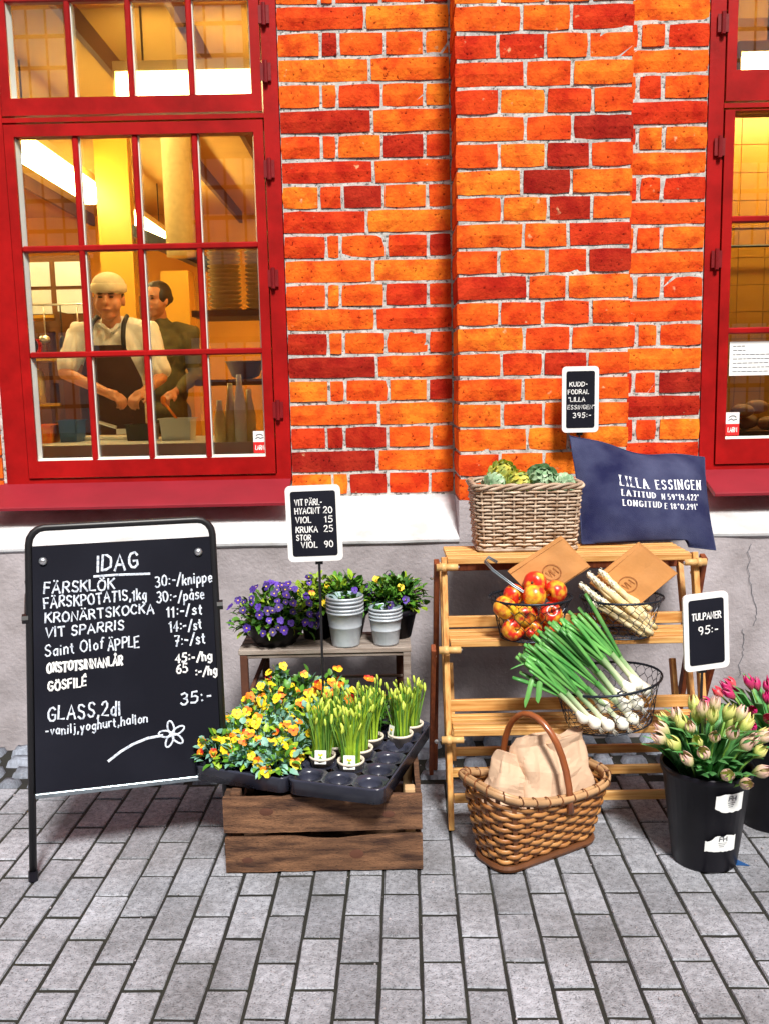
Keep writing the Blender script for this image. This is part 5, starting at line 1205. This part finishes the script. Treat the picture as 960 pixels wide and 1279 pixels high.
# ================================================================== WIRE BASKETS
def wire_basket(loc, rot, r0, r1, h, sy, nu, nv, label, mt='wire', flare=.012, hd=None):
    o = thing('wire_basket', label, 'wire basket', loc, (R(rot[0]), R(rot[1]), R(rot[2])), 'wire baskets on the rack')
    def S(t, k, off=0):        # t angle, k height 0..1
        rr_ = lerp(r0, r1, k**.8)+(flare*k**6)+off; return Vector((rr_*math.cos(t), rr_*sy*math.sin(t), h*k))
    m = MB()
    for k, q in ((1, .0034), (.985, .0026), (.02, .0026)): m.tube([S(2*math.pi*i/40, k, .002 if k == .985 else 0) for i in range(40)], q, 6, True)
    m.build('rim', M[mt], o, True)
    m = MB()
    for i in range(60):           # wrapping of the rim
        t = 2*math.pi*i/60+.03*math.sin(i*3); p = S(t, 1); q = S(t+.02, .96, .004); m.tube([p+Vector((0,0,.004)), q], .0016, 4)
    m.build('rim_wrapping', M[mt], o)
    m = MB(); E_ = []; tw = 2*math.pi/nu; rh = 1/(nv)
    for j in range(nv):
        for i in range(nu):
            t = (i+(.5 if j % 2 else 0))*tw; b = j*rh
            p0, p1 = (t, b+rh*.0), (t, b+rh*.45); nx_ = (t+tw*.5, b+rh); pv = (t-tw*.5, b+rh)
            E_ += [(p0, p1), (p1, nx_), (p1, pv)]
    for (a, b) in E_:
        if b[1] > 1: continue
        m.tube([S(*a), S(*b)], .0011, 4)
    n_ = 7
    for i in range(-n_, n_+1):
        x = r0*i/(n_+.5); y = sy*math.sqrt(max(0, r0*r0-x*x)); m.tube([(x, -y, .003), (x, y, .003)], .0011, 4)
        y_ = r0*sy*i/(n_+.5); x_ = math.sqrt(max(0, 1-(i/(n_+.5))**2))*r0; m.tube([(-x_, y_, .004), (x_, y_, .004)], .0011, 4)
    m.build('wire_mesh', M[mt], o)
    if hd:
        m = MB()
        for q in (-1, 1): m.tube([hd[0]+Vector((0, q*.0022, 0))]+[hd[0].lerp(hd[1], t)+Vector((0, q*.0025, 0))+hd[2]*math.sin(math.pi*t) for t in (.1, .25, .4, .6, .8, .95)]+[hd[1]], .0026, 6)
        m.build('handle', M['wire2'], o, True)
    return o
wa = wire_basket((.483, -.690, .624), (0, 0, 0), .100, .127, .138, .86, 22, 5, 'dark wire basket of red and yellow apples on the middle shelf')
m = MB()          # loose handle loop lying up over the back of the apple basket
for q in (0, 1):
    pts = [(-.128, -.01, .138), (-.095, .0, .195), (-.105, .05, .245), (-.135, .06, .262), (-.148, .05, .250), (-.125, .0, .228), (-.06, -.03, .180), (-.01, -.055, .150), (.03, -.07, .136)][2:]
    m.tube([Vector(p)+Vector((.002*q, .0, .005*q)) for p in pts], .0027, 6)
m.build('handle', M['wire2'], wa, True)
ws = wire_basket((.792, -.685, .624), (0, 0, 0), .098, .128, .130, .80, 22, 5, 'dark wire basket of white asparagus on the middle shelf')
wo = wire_basket((.735, -.772, .350), (0, -5, 12), .140, .172, .150, .86, 28, 6, 'largest dark wire basket with spring onions on the lowest shelf')
m = MB(); m.tube([(-.03, -.139, .150), (-.015, -.146, .158), (.0, -.142, .150), (-.02, -.146, .143), (-.03, -.139, .150)], .0028, 6); m.build('handle_eye', M['wire'], wo, True)
# apples
def apple_mesh(mt, mt2, sd):
    m = MB(); r = random.Random(sd); k = r.uniform(.92, 1.0)
    prof = [(.001, -.74), (.15, -.80), (.40, -.86), (.72, -.72), (.94, -.35), (1.0, .05), (.93, .45), (.72, .75), (.45, .86), (.22, .80), (.08, .62), (.001, .55)]
    m.lathe([(a, b*k) for a, b in prof], 20, cap0=False, wob=lambda t, z: .02*math.sin(5*t+sd)*(.5-z*.5)); m.cur = 1; m.tube([(0, 0, .55), (.06, 0, 1.0)], [.04, .055], 6); m.ball((0, 0, -.78), .12, .12, .05, 8, 4)
    return m.mesh('apple', [M[mt], M[mt2]], True)
am = {'r': apple_mesh('apple', 'brown', 1), 'y': apple_mesh('appley', 'brown', 2)}
def XZ(px, py, Y, z=0): return None
AP = [(.393, -.705, .738, .043, 'y', 'yellow apple with a dark stalk end at the upper left of the wire basket'), (.430, -.640, .772, .040, 'r', 'red apple at the back left of the wire basket'), (.500, -.640, .812, .043, 'r', 'topmost red and yellow apple in the wire basket'),
      (.492, -.700, .775, .043, 'y', 'yellow apple with a pink cheek just below the topmost apple'), (.568, -.675, .782, .043, 'r', 'red apple resting on the right rim of the wire basket'), (.456, -.735, .712, .043, 'y', 'yellow apple in the middle front of the wire basket'),
      (.545, -.730, .715, .043, 'r', 'red apple at the right front of the wire basket'), (.420, -.715, .665, .042, 'r', 'orange red apple at the bottom left of the wire basket'), (.485, -.725, .664, .035, 'r', 'small dark red apple at the bottom middle of the wire basket'),
      (.555, -.700, .664, .04, 'r', 'apple low behind the onion leaves at the right of the wire basket'), (.48, -.60, .70, .042, 'r', 'apple hidden deep at the back of the wire basket')]
for i, (x, y, z, s_, k, lb) in enumerate(AP): tag(link('apple', am[k], None, (x-.003, max(min(y-.035, -.70), -.745), z), (R(75 if i % 3 else -20)+rnd.gauss(0,.4), rnd.gauss(0,.5), rnd.uniform(0, 6)), s_*.91), lb, 'apple', 'apples in the wire basket')
# asparagus
def asparagus_mesh(sd):
    r = random.Random(sd); m = MB(); L_ = .25; N = 10
    pts = [(r.uniform(-.002,.002)+.004*math.sin(i*.5+sd), r.uniform(-.001,.001), -L_*i/N) for i in range(N)]+[(0, 0, -L_)]
    m.tube(pts, [.0088*(1+.04*math.sin(i*1.7)) for i in range(N)]+[.0084], 9)
    m.cur = 1; m.ball((0, 0, .006), .0084, .0084, .030, 9, 8)
    for i in range(12):
        a = i*2.4; z = -.012+.0035*i; rr_ = .0082*math.sqrt(max(.05, 1-((z-.006)/.034)**2)); d = Vector((math.cos(a), math.sin(a), 0)); m.blade([d*rr_*.9+Vector((0,0,z-.004)), d*(rr_+.0022)+Vector((0,0,z+.003)), d*(rr_+.001)+Vector((0,0,z+.011))], [.003, .0035, .0005], d.cross(Vector((0,0,1))), -.2)
    return m.mesh('asparagus', [M['asp'], M['aspt']], True)
asm = [asparagus_mesh(i) for i in range(4)]
AS = [(.662, .793, .842, .640, -.755), (.700, .815, .868, .655, -.735), (.735, .828, .893, .672, -.705), (.685, .775, .868, .632, -.765), (.718, .800, .885, .645, -.750), (.760, .800, .898, .660, -.725), (.715, .755, .880, .640, -.775), (.752, .775, .902, .650, -.745), (.785, .770, .900, .700, -.690), (.700, .740, .857, .634, -.770), (.775, .742, .893, .660, -.700), (.692, .820, .82, .66, -.71)]
pw = ('with its tip highest at the left', 'second from the top left', 'third from the top left', 'fourth in the upper layer', 'in the middle of the bunch', 'on the right of the upper layer', 'in the lower front layer', 'in the lower right layer', 'resting along the right wire', 'lowest at the front of the bunch', 'tucked at the right back', 'half hidden behind the bunch')
for i, (x0, z0, x1, z1, y) in enumerate(AS):
    y += .018
    tip = Vector((x0, y, z0)); end = Vector((x1, y+.012, z1)); d = (tip-end).normalized(); q = d.to_track_quat('Z', 'Y').to_euler()
    tag(link('asparagus', asm[i % 4], None, tip, q, (1.08, 1.08, (tip-end).length/.25)), 'white asparagus spear '+pw[i], 'asparagus', 'white asparagus spears')
# folded paper bags
def folded_bag(C4, label, dy, stamp=False, seed=1):
    """C4: corners left, top, right, bottom of the tilted flat bag"""
    c = sum((Vector(p) for p in C4), Vector())/4; o = thing('paper_bag', label, 'paper bag', c, (0,0,0), 'folded brown paper bags')
    P_ = [Vector(p)-c for p in C4]; n_ = (P_[1]-P_[0]).cross(P_[3]-P_[0]).normalized(); n_ = n_ if n_.y < 0 else -n_
    e0, e1 = P_[1]-P_[0], P_[3]-P_[0]; N = 12
    for q, off in enumerate((0, .004)):
        m = MB(); vs = []
        for s_ in (1, -1):
            for i in range(N+1):
                for j in range(N+1):
                    a, b = i/N, j/N; p = P_[0]+e0*a+e1*b+n_*(-off+(.0015+.004*noise.noise(Vector((a*3+seed, b*3, q*5))))*1+s_*.0008)
                    vs.append(p)
        K = (N+1)**2; fs = []
        for i in range(N):
            for j in range(N):
                a = i*(N+1)+j; fs += [(a, a+1, a+N+2, a+N+1), (K+a+N+1, K+a+N+2, K+a+1, K+a)]
        edge = [i for i in range(N+1)]+[i*(N+1)+N for i in range(1, N+1)]+[N*(N+1)+j for j in range(N-1, -1, -1)]+[i*(N+1) for i in range(N-1, 0, -1)]
        for i in range(len(edge)): a, b = edge[i], edge[(i+1) % len(edge)]; fs.append((a, b, K+b, K+a))
        m.add(vs, fs); m.build('paper_layer', M['kraft'], o, False)
    f_ = MB(); w_ = .012; f_.tube([P_[0]+n_*.004+e1.normalized()*w_, P_[1]+n_*.004+e1.normalized()*w_], .0012, 4); f_.build('fold', M['kraft'], o)
    if stamp:
        e0n, e1n = e0.normalized(), e1.normalized(); cc = P_[0]+e0*stamp[0]+e1*stamp[1]
        def fw(u, v):
            a = (cc-P_[0]+xd*u+yd*v); return cc+xd*u+yd*v+n_*(.0038+.0012), n_
        xd = e0n; yd = -e1n if e1n.z < 0 else e1n; r_ = .030
        ring = [[(r_*k*math.cos(t/24*6.2832), r_*k*math.sin(t/24*6.2832)) for t in range(25)] for k in (1, .93)]
        m = MB(); m.strokes(ring, .0014, fw, .0003); m.strokes([[(a-.017, b-.014) for a, b in pl_] for pl_ in pen('VM', 0, 0, .034, .026, .1)], .0028, fw, .0003); m.build('stamp', M['stamp'], o)
    return o
folded_bag([(.410, -.668, .846), (.590, -.636, .955), (.698, -.650, .838), (.505, -.690, .745)], 'folded brown paper bag sticking up behind the apples', 0, (.50, .62), 1)
folded_bag([(.416, -.662, .850), (.597, -.630, .957), (.705, -.644, .841), (.512, -.684, .745)], 'rear brown paper bag edging out behind the bag by the apples', 0, False, 2)
folded_bag([(.688, -.662, .797), (.855, -.636, .926), (.975, -.652, .812), (.815, -.678, .690)], 'folded brown paper bag with a round stamp behind the asparagus', 0, (.38, .52), 3)
folded_bag([(.692, -.656, .803), (.862, -.630, .930), (.982, -.646, .816), (.822, -.672, .695)], 'rear brown paper bag edging out behind the stamped bag', 0, False, 4)
# spring onions
def spring_onion(bulb, mid, tip, label, seed, s=1, nl=4):
    o = thing('spring_onion', label, 'spring onion', bulb, (0,0,0), 'bunch of spring onions'); r = random.Random(seed)
    b = Vector(bulb); mid = Vector(mid)-b; tip = Vector(tip)-b; d0 = mid.normalized()
    m = MB(); T = Matrix.Translation((0,0,0)) @ d0.to_track_quat('Z', 'Y').to_matrix().to_4x4()
    m.lathe([(.001, -.021*s), (.010*s, -.018*s), (.0195*s, -.006*s), (.0205*s, .004*s), (.014*s, .020*s), (.0085*s, .036*s)], 14, cap0=False, T=T)
    for i in range(7): a = i*.9; p = Vector((math.cos(a)*.004, math.sin(a)*.004, -.020*s)); m.tube([T @ p, T @ (p*1.8+Vector((0,0,-.006)))], .0006, 3)
    m.build('bulb', M['bulb'], o, True)
    L_ = mid.length; m = MB(); m.lathe([(.0086*s, .030*s), (.0085*s, L_*.5), (.0095*s, L_)], 10, cap0=False)
    k = m.build('stalk', M['onst'], o, True); k.rotation_euler = d0.to_track_quat('Z', 'Y').to_euler()
    for i in range(nl):
        off = Vector((r.gauss(0,.4), r.gauss(0,.4), r.gauss(0,.5)))*.042; e = tip+off; a0 = mid*.75
        c = mid.lerp(e, .5)+off*.1+Vector((0,0,r.uniform(0,.012))); pts = [a0*(1-t)**2+c*2*t*(1-t)+e*t*t for t in (0, .2, .4, .6, .8, 1.0)]
        m = MB(); m.tube(pts, [.0048*s, .0060*s, .0074*s, .0080*s, .0076*s, .0064*s], 7, flat=((0, -.5, .8), .62)); m.build('leaf', M['onlf'], o, True)
SO = [((.620, -.900, .412), (.560, -.905, .520), (.440, -.86, .655), 'low front bulb furthest left'), ((.655, -.905, .395), (.600, -.91, .500), (.450, -.87, .625), 'second bulb from the left at the front'), ((.700, -.900, .385), (.625, -.915, .505), (.470, -.87, .690), 'third bulb from the left at the front'),
      ((.748, -.890, .385), (.660, -.91, .520), (.500, -.86, .700), 'fourth bulb along the front wires'), ((.785, -.875, .395), (.690, -.90, .535), (.530, -.85, .715), 'rightmost bulb along the front wires'),
      ((.735, -.860, .470), (.655, -.875, .575), (.520, -.82, .735), 'bulb in the heap at the rim'), ((.775, -.865, .490), (.690, -.87, .600), (.565, -.80, .745), 'bulb lying on top of the heap'), ((.805, -.840, .500), (.720, -.85, .605), (.600, -.78, .748), 'uppermost bulb at the right of the heap'),
      ((.840, -.830, .475), (.745, -.85, .590), (.625, -.77, .745), 'bulb furthest right under the rim'), ((.760, -.875, .440), (.675, -.885, .550), (.545, -.82, .70), 'bulb in the middle of the heap'), ((.800, -.870, .445), (.710, -.875, .560), (.575, -.81, .72), 'bulb at the right middle of the heap'), ((.690, -.880, .440), (.610, -.89, .54), (.455, -.83, .68), 'bulb half hidden under the leaves')]
ST = [(.425, -.91, .600), (.430, -.90, .622), (.445, -.89, .640), (.465, -.88, .655), (.490, -.87, .672), (.520, -.85, .690), (.560, -.84, .712), (.600, -.82, .722), (.625, -.80, .715), (.545, -.85, .690), (.580, -.83, .705), (.455, -.88, .630)]
for i, (b, md, tp, wh) in enumerate(SO): spring_onion(b, Vector(b).lerp(Vector(ST[i]), .42)+Vector((0, -.008, .012)), ST[i], 'spring onion, '+wh, i, 1.0 if i < 6 else 1.05, 6)
m = MB()
for p0, p1, p2 in (((.50, -.90, .60), (.475, -.93, .545), (.470, -.94, .495)), ((.505, -.89, .60), (.455, -.92, .56), (.435, -.93, .485)), ((.49, -.90, .60), (.43, -.92, .605), (.395, -.92, .590))):
    m.blade([p0, Vector(p0).lerp(Vector(p1), .6), p1, p2, Vector(p2).lerp(Vector(p1), -.3)], [.005, .009, .012, .011, .002], (.8, .1, .5), .5)
tag(m.build('onion_leaf', M['onlf'], None, True), 'bent onion leaves drooping from the bunch below the apples', 'leaf')
# ================================================================== SPLINT BASKET WITH PAPER BAGS
sb = thing('splint_basket', 'brown woven splint basket with an arched handle on the paving', 'basket', (.460, -.948, 0), (0, 0, R(31)))
NU = 26
def sbp(i, t, off=0):       # i around 0..NU, t height 0..1
    hx, hy = lerp(.190, .236, t**.9), lerp(.078, .128, t**.9); key = round(t, 3)
    P_ = SBC.setdefault(key, rrect_path(hx, hy, lerp(.05, .09, t), NU*4)); k = int(round(i*4)) % (NU*4); p = P_[k]; n_ = (P_[(k+1) % (NU*4)]-P_[k-1]).cross(Vector((0,0,1))).normalized()
    zt = .218+.040*(p.x/.24)**2-.025*(p.x/.24); return Vector((p.x, p.y, lerp(.026, zt, t)))+n_*off
SBC = {}
rows = 12
for q in range(rows):
    t = (q+.5)/(rows+.4); pts = [sbp(i/4, t, .0056*math.cos(math.pi*i/4+math.pi*q)) for i in range(NU*4)]
    m = MB(); m.tube(pts, .0030, 6, True, flat=((0,0,1), 2.55)); m.build('weaver', M['splint'], sb, True)
for i in range(NU):
    m = MB(); m.tube([sbp(i, t, 0) for t in (0, .25, .5, .75, .97)], .0075, 6, flat=(sbp(i, .5, 1)-sbp(i, .5, 0), .22)); m.build('upright', M['splintd'], sb)
for off, z in ((.008, -.004), (-.008, -.004)):
    m = MB(); m.tube([sbp(i/4, 1.0, off)+Vector((0,0,z)) for i in range(NU*4)], .0040, 6, True, flat=((0,0,1), 3.0)); m.build('rim', M['rimw'], sb, True)
for i in range(NU):
    a = i+.5; m = MB(); c0 = sbp(a, 1.0, 0)+Vector((0,0,-.004)); c1 = sbp(a, 1.0, 1)-sbp(a, 1.0, 0); tg = c1.cross(Vector((0,0,1))); m.tube([c0+c1*.014*math.cos(s_)+Vector((0,0,.0155*math.sin(s_)))+tg*.006*math.sin(s_/2) for s_ in [2*math.pi*k/10 for k in range(10)]], .0021, 5, True)
    m.build('lacing', M['splintd'], sb)
m = MB(); m.tube([sbp(i/4, 0, .006)+Vector((0,0,-.012)) for i in range(NU*4)], .0085, 6, True, flat=((0,0,1), 1.35)); m.box(-.175, .175, -.068, .068, .016, .022); m.build('base_frame', M['splintd'], sb)
pts = []
for k in range(17):
    a = math.pi*k/16; pts.append(Vector((-.022*math.sin(a)-.028*math.cos(a), math.cos(a)*.130, .175+.275*math.sin(a)**.85 if 0 < k < 16 else .165)))
m = MB(); m.tube(pts, .0095, 8, flat=((1, 0, 0), 1.25)); m.build('handle', M['handle'], sb, True)
for s_ in (-1, 1):
    m = MB(); m.tube([(.012, s_*.134, .20), (-.012, s_*.134, .20), (-.012, s_*.108, .21), (.012, s_*.108, .21)], .003, 5, True); m.build('binding', M['splintd'], sb)
def crumpled(loc, rot, hx, hy, hz, label, seed, roll=.3):
    """thin-walled paper sack: creased sides, folded-over top edge"""
    m = MB(); n = 52; nv = 20; vs = []; V = Vector
    def cell(q):
        d, _ = noise.voronoi(q); return d[1]-d[0]
    for j in range(nv+1):
        t = j/nv; fl = 1-.55*max(0, (t-.55)/.45)       # gathers flat towards the fold
        for i in range(n):
            a = 2*math.pi*i/n; c_, s_ = math.cos(a), math.sin(a); ex = .42
            x = math.copysign(abs(c_)**ex, c_)*hx*(1+.10*max(0, t-.5)); y = math.copysign(abs(s_)**ex, s_)*hy*fl
            q = V((x*11+seed, y*11, t*2.2)); d = (cell(q)-.3)*.020+noise.noise(q*.8)*.016
            z = (t*2-1)*hz+noise.noise(q*1.2+V((5,5,5)))*.012
            if t > .85: y -= (t-.85)*hz*roll*3; z -= (t-.85)*hz*1.2*roll
            vs.append((x+c_*d, y+s_*d, z))
    fs = []
    for j in range(nv):
        for i in range(n):
            p, q, r_, u = j*n+i, j*n+(i+1) % n, (j+1)*n+(i+1) % n, (j+1)*n+i
            fs += [(p, q, r_), (p, r_, u)] if (i+j) % 2 else [(p, q, u), (q, r_, u)]
    fs += [tuple(range(n-1, -1, -1)), tuple(nv*n+i for i in range(n))]; m.add(vs, fs)
    tag(link('paper_bag', m.mesh('paper_bag', M['kraft2']), None, loc, rot), label, 'paper bag', 'filled paper bags in the splint basket')
crumpled((.368, -.988, .225), (R(-8), R(20), R(27)), .070, .050, .105, 'pale crumpled paper bag slumped over the left end of the splint basket', 3)
crumpled((.465, -.945, .245), (R(-12), R(10), R(31)), .085, .055, .130, 'folded paper bag standing in the middle under the handle', 11)
crumpled((.572, -.880, .225), (R(-8), R(-10), R(31)), .075, .055, .130, 'pale pink paper bag at the right end of the splint basket', 23)
# ================================================================== TULIP BUCKETS
def tulip_parts(sd):
    r = random.Random(sd); m = MB(); H = .050
    for k in range(6):
        a = k*math.pi/3+(.3 if k % 2 else 0); rr_ = .0165 if k < 3 else .0145; op = r.uniform(-.1, .25)
        vs = []; nz_, na = 5, 4
        for j in range(nz_+1):
            t = j/nz_; rad = rr_*(math.sin(min(1, t*1.25+.10)*math.pi*.56))*(1-.62*max(0, t-.5)**1.4*2*(1-op)); hw = .62*math.sin(math.pi*min(1, (t*.80+.14)))**.8
            for i in range(na+1):
                b_ = a+hw*(i/na*2-1)*(1.15 if t < .8 else .8); vs.append((rad*math.cos(b_), rad*math.sin(b_), t*H*(1-.08*abs(i/na*2-1)**2)))
        m.add(vs, [(j*(na+1)+i, j*(na+1)+i+1, (j+1)*(na+1)+i+1, (j+1)*(na+1)+i) for j in range(nz_) for i in range(na)])
    return m
TUL = {c: [tulip_parts(i+s_*5).mesh('bloom', M[c], True) for i in range(3)] for s_, c in enumerate(('tulp', 'tuly', 'tulm', 'tulr'))}
def tulip(base, top, out, kind, label, group, r, nleaf=2, sc_=1):
    o = thing('tulip', label, 'tulip', base, (0,0,0), group); b = Vector(base); t = Vector(top)-b; out = Vector(out)
    c = Vector((t.x*.35, t.y*.35, t.z*.6)); pts = [c*2*s_*(1-s_)+t*s_*s_ for s_ in (0, .25, .5, .75, 1)]
    m = MB(); m.tube(pts, .0033, 6); m.build('stem', M['stem'], o, True)
    d = ((pts[-1]-pts[-2]).normalized()+out*.35+Vector((r.gauss(0,.15), r.gauss(0,.15), 0))).normalized()
    link('bloom', r.choice(TUL[kind]), o, t-d*.003, d.to_track_quat('Z', 'Y').to_euler(), (r.uniform(.9, 1.15)*sc_, r.uniform(.9, 1.15)*sc_, r.uniform(.85, 1.15)*sc_))
    for i in range(nleaf):
        a = math.atan2(out.y, out.x)+r.uniform(-1.3, 1.3) if out.length > .1 else r.uniform(0, 6.28); dv = Vector((math.cos(a), math.sin(a), 0)); q = pts[1]; L_ = r.uniform(.12, .19); h_ = max(.10, t.z-q.z)*r.uniform(.75, 1.12)
        e = [q, q+dv*L_*.10+Vector((0,0,h_*.35)), q+dv*L_*.26+Vector((0,0,h_*.70)), q+dv*L_*.46+Vector((0,0,h_*.95)), q+dv*L_*.72+Vector((0,0,h_*1.0))]
        m = MB(); m.blade(e, [.006, .013, .016, .012, .001], Vector((-dv.y, dv.x, 0)), .4); m.build('leaf', M['tull'], o, True)
def place_tulips(spots, group, r, sc_):
    by = {}
    for sp in spots: by.setdefault(sp[4], []).append(sp)
    od = ('leftmost', 'second from left', 'third from left', 'fourth from left', 'fifth from left', 'sixth from left', 'seventh from left', 'eighth from left')
    for lb, L_ in by.items():
        L_.sort(key=lambda s_: s_[1][0])
        for i, (b_, tp, out, k, lab) in enumerate(L_): tulip(b_, tp, out, k, (od[i]+' ' if len(L_) > 1 else 'single ')+lab, group, r, 3, sc_)
def tulip_bucket(loc, label, r1=.133, r0=.097, h=.312):
    o = thing('flower_bucket', label, 'bucket', loc); m = MB()
    m.lathe([(r0*.9, .006), (r0*.97, 0), (r0, .006), (lerp(r0, r1, .93), h*.93), (r1+.004, h*.935), (r1+.006, h-.004), (r1+.004, h), (r1-.002, h), (r1-.004, h*.9), (r0-.004, .01), (.001, .01)], 40); m.build('pail', M['blackpl'], o, True)
    MB().lathe([(.001, h*.72), (r1*.92, h*.72)], 20, cap0=False).build('water', M['blackpl'], o); return o
b1_ = tulip_bucket((.970, -1.030, 0), 'black bucket of pale pink tulips with two torn white FH stickers')
def on_bucket(u, v, ang, z, off):      # flat label wrapped round the pail
    rr_ = lerp(.097, .133, (z+v)/.312)+off; a = ang+u/rr_; return Vector((rr_*math.cos(a), rr_*math.sin(a), z+v))
r = random.Random(12)
for ang, z, w_, h_, sub in ((R(-76), .205, .092, .062, 0), (R(-84), .075, .096, .058, 1)):
    m = MB(); N = 14; vs = []; top = [h_-r.uniform(0, .010)*(1 if sub else .2) for _ in range(N+1)]; bot = [r.uniform(0, .003) for _ in range(N+1)]
    for i in range(N+1):
        tear = (.018*(1-i/4) if i < 4 else 0); a0 = bot[i]+tear*(0 if sub else 1)*r.uniform(.6, 1); b0_ = top[i]-tear*(1.2 if sub else .3)
        vs += [on_bucket(w_*(i/N-.5), a0, ang, z, .0016), on_bucket(w_*(i/N-.5), b0_, ang, z, .0016)]
    m.add(vs, [(2*i, 2*i+2, 2*i+3, 2*i+1) for i in range(N)]); st_ = m.build('sticker', M['paper'], b1_)
    fw = lambda u, v: (on_bucket(u-w_/2, v, ang, z, .0022), Vector((math.cos(ang), math.sin(ang), 0)))
    m = MB(); m.strokes(pen('FH', w_*.42, h_*.64, .024, .014, 0), .0032, fw, .0004)
    for i in range(3): m.strokes([[(w_*(.40+.02*i), h_*(.52-i*.10)), (w_*(.66-.04*i), h_*(.52-i*.10))]], .0018, fw, .0003)
    m.build('print', M['text'], st_)
r = random.Random(77); heads = []
def pick(n, cx, cy, R_, dmin):
    out = []; t = 0
    while len(out) < n and t < 4000:
        t += 1; a = r.uniform(0, 6.283); q = math.sqrt(r.random()); p = (q*math.cos(a), q*math.sin(a))
        if all(math.hypot(p[0]-o_[0], p[1]-o_[1]) > dmin for o_ in out): out.append(p)
    return out
spots = []
for (u, v) in pick(36, 0, 0, 1, .25):
    q = math.hypot(u, v); a = math.atan2(v, u); X, Y_ = .978+u*.150, -1.045+v*.140; z = .440-.090*q**2.2+r.uniform(-.025, .03)+.02*v
    k = r.choice(('tulp', 'tulp', 'tuly')); wh = ('front' if v < -.35 else 'back' if v > .35 else 'middle')+' '+('left' if u < -.35 else 'right' if u > .35 else 'centre')
    b_ = (.970+u*.06, -1.030+v*.06, .215)
    spots.append((b_, (X, Y_, z), (u*.9, v*.9, -.1*q), k, ('blush pink' if k == 'tulp' else 'greenish cream')+' tulip at the '+wh+' of the FH bucket'))
place_tulips(spots, 'pale tulips in the black bucket', r, 1.18); spots = []
b2_ = tulip_bucket((1.275, -.80, 0), 'second black bucket cut off by the right edge, holding magenta tulips', .127, .10, .33)
for (u, v) in pick(38, 0, 0, 1, .24):
    q = math.hypot(u, v); X, Y_ = 1.225+u*.205, -.815+v*.150; z = .440-.070*q**2.2+r.uniform(-.03, .03)+.02*v
    k = r.choice(('tulm', 'tulm', 'tulm', 'tulr')); wh = ('front' if v < -.35 else 'back' if v > .35 else 'middle')+' '+('left' if u < -.35 else 'right' if u > .35 else 'centre')
    spots.append(((1.275+u*.06, -.80+v*.06, .22), (X, Y_, z), (u*.9, v*.9, -.1*q), k, ('magenta' if k == 'tulm' else 'coral red')+' tulip at the '+wh+' of the second bucket'))
place_tulips(spots, 'magenta tulips in the second bucket', r, 1.0)
m = MB(); m.add([(0, 0, .001), (.055, -.01, .003), (.012, .06, .001), (0, 0, .002), (.055, -.01, .004), (.012, .06, .002)], [(0,2,1), (3,4,5), (0,1,4,3), (1,2,5,4), (2,0,3,5)])
s_ = m.build('plastic_scrap', M['blue']); s_.location = (1.035, -1.08, 0); tag(s_, 'small blue plastic scrap on the paving behind the tulip bucket', 'scrap')
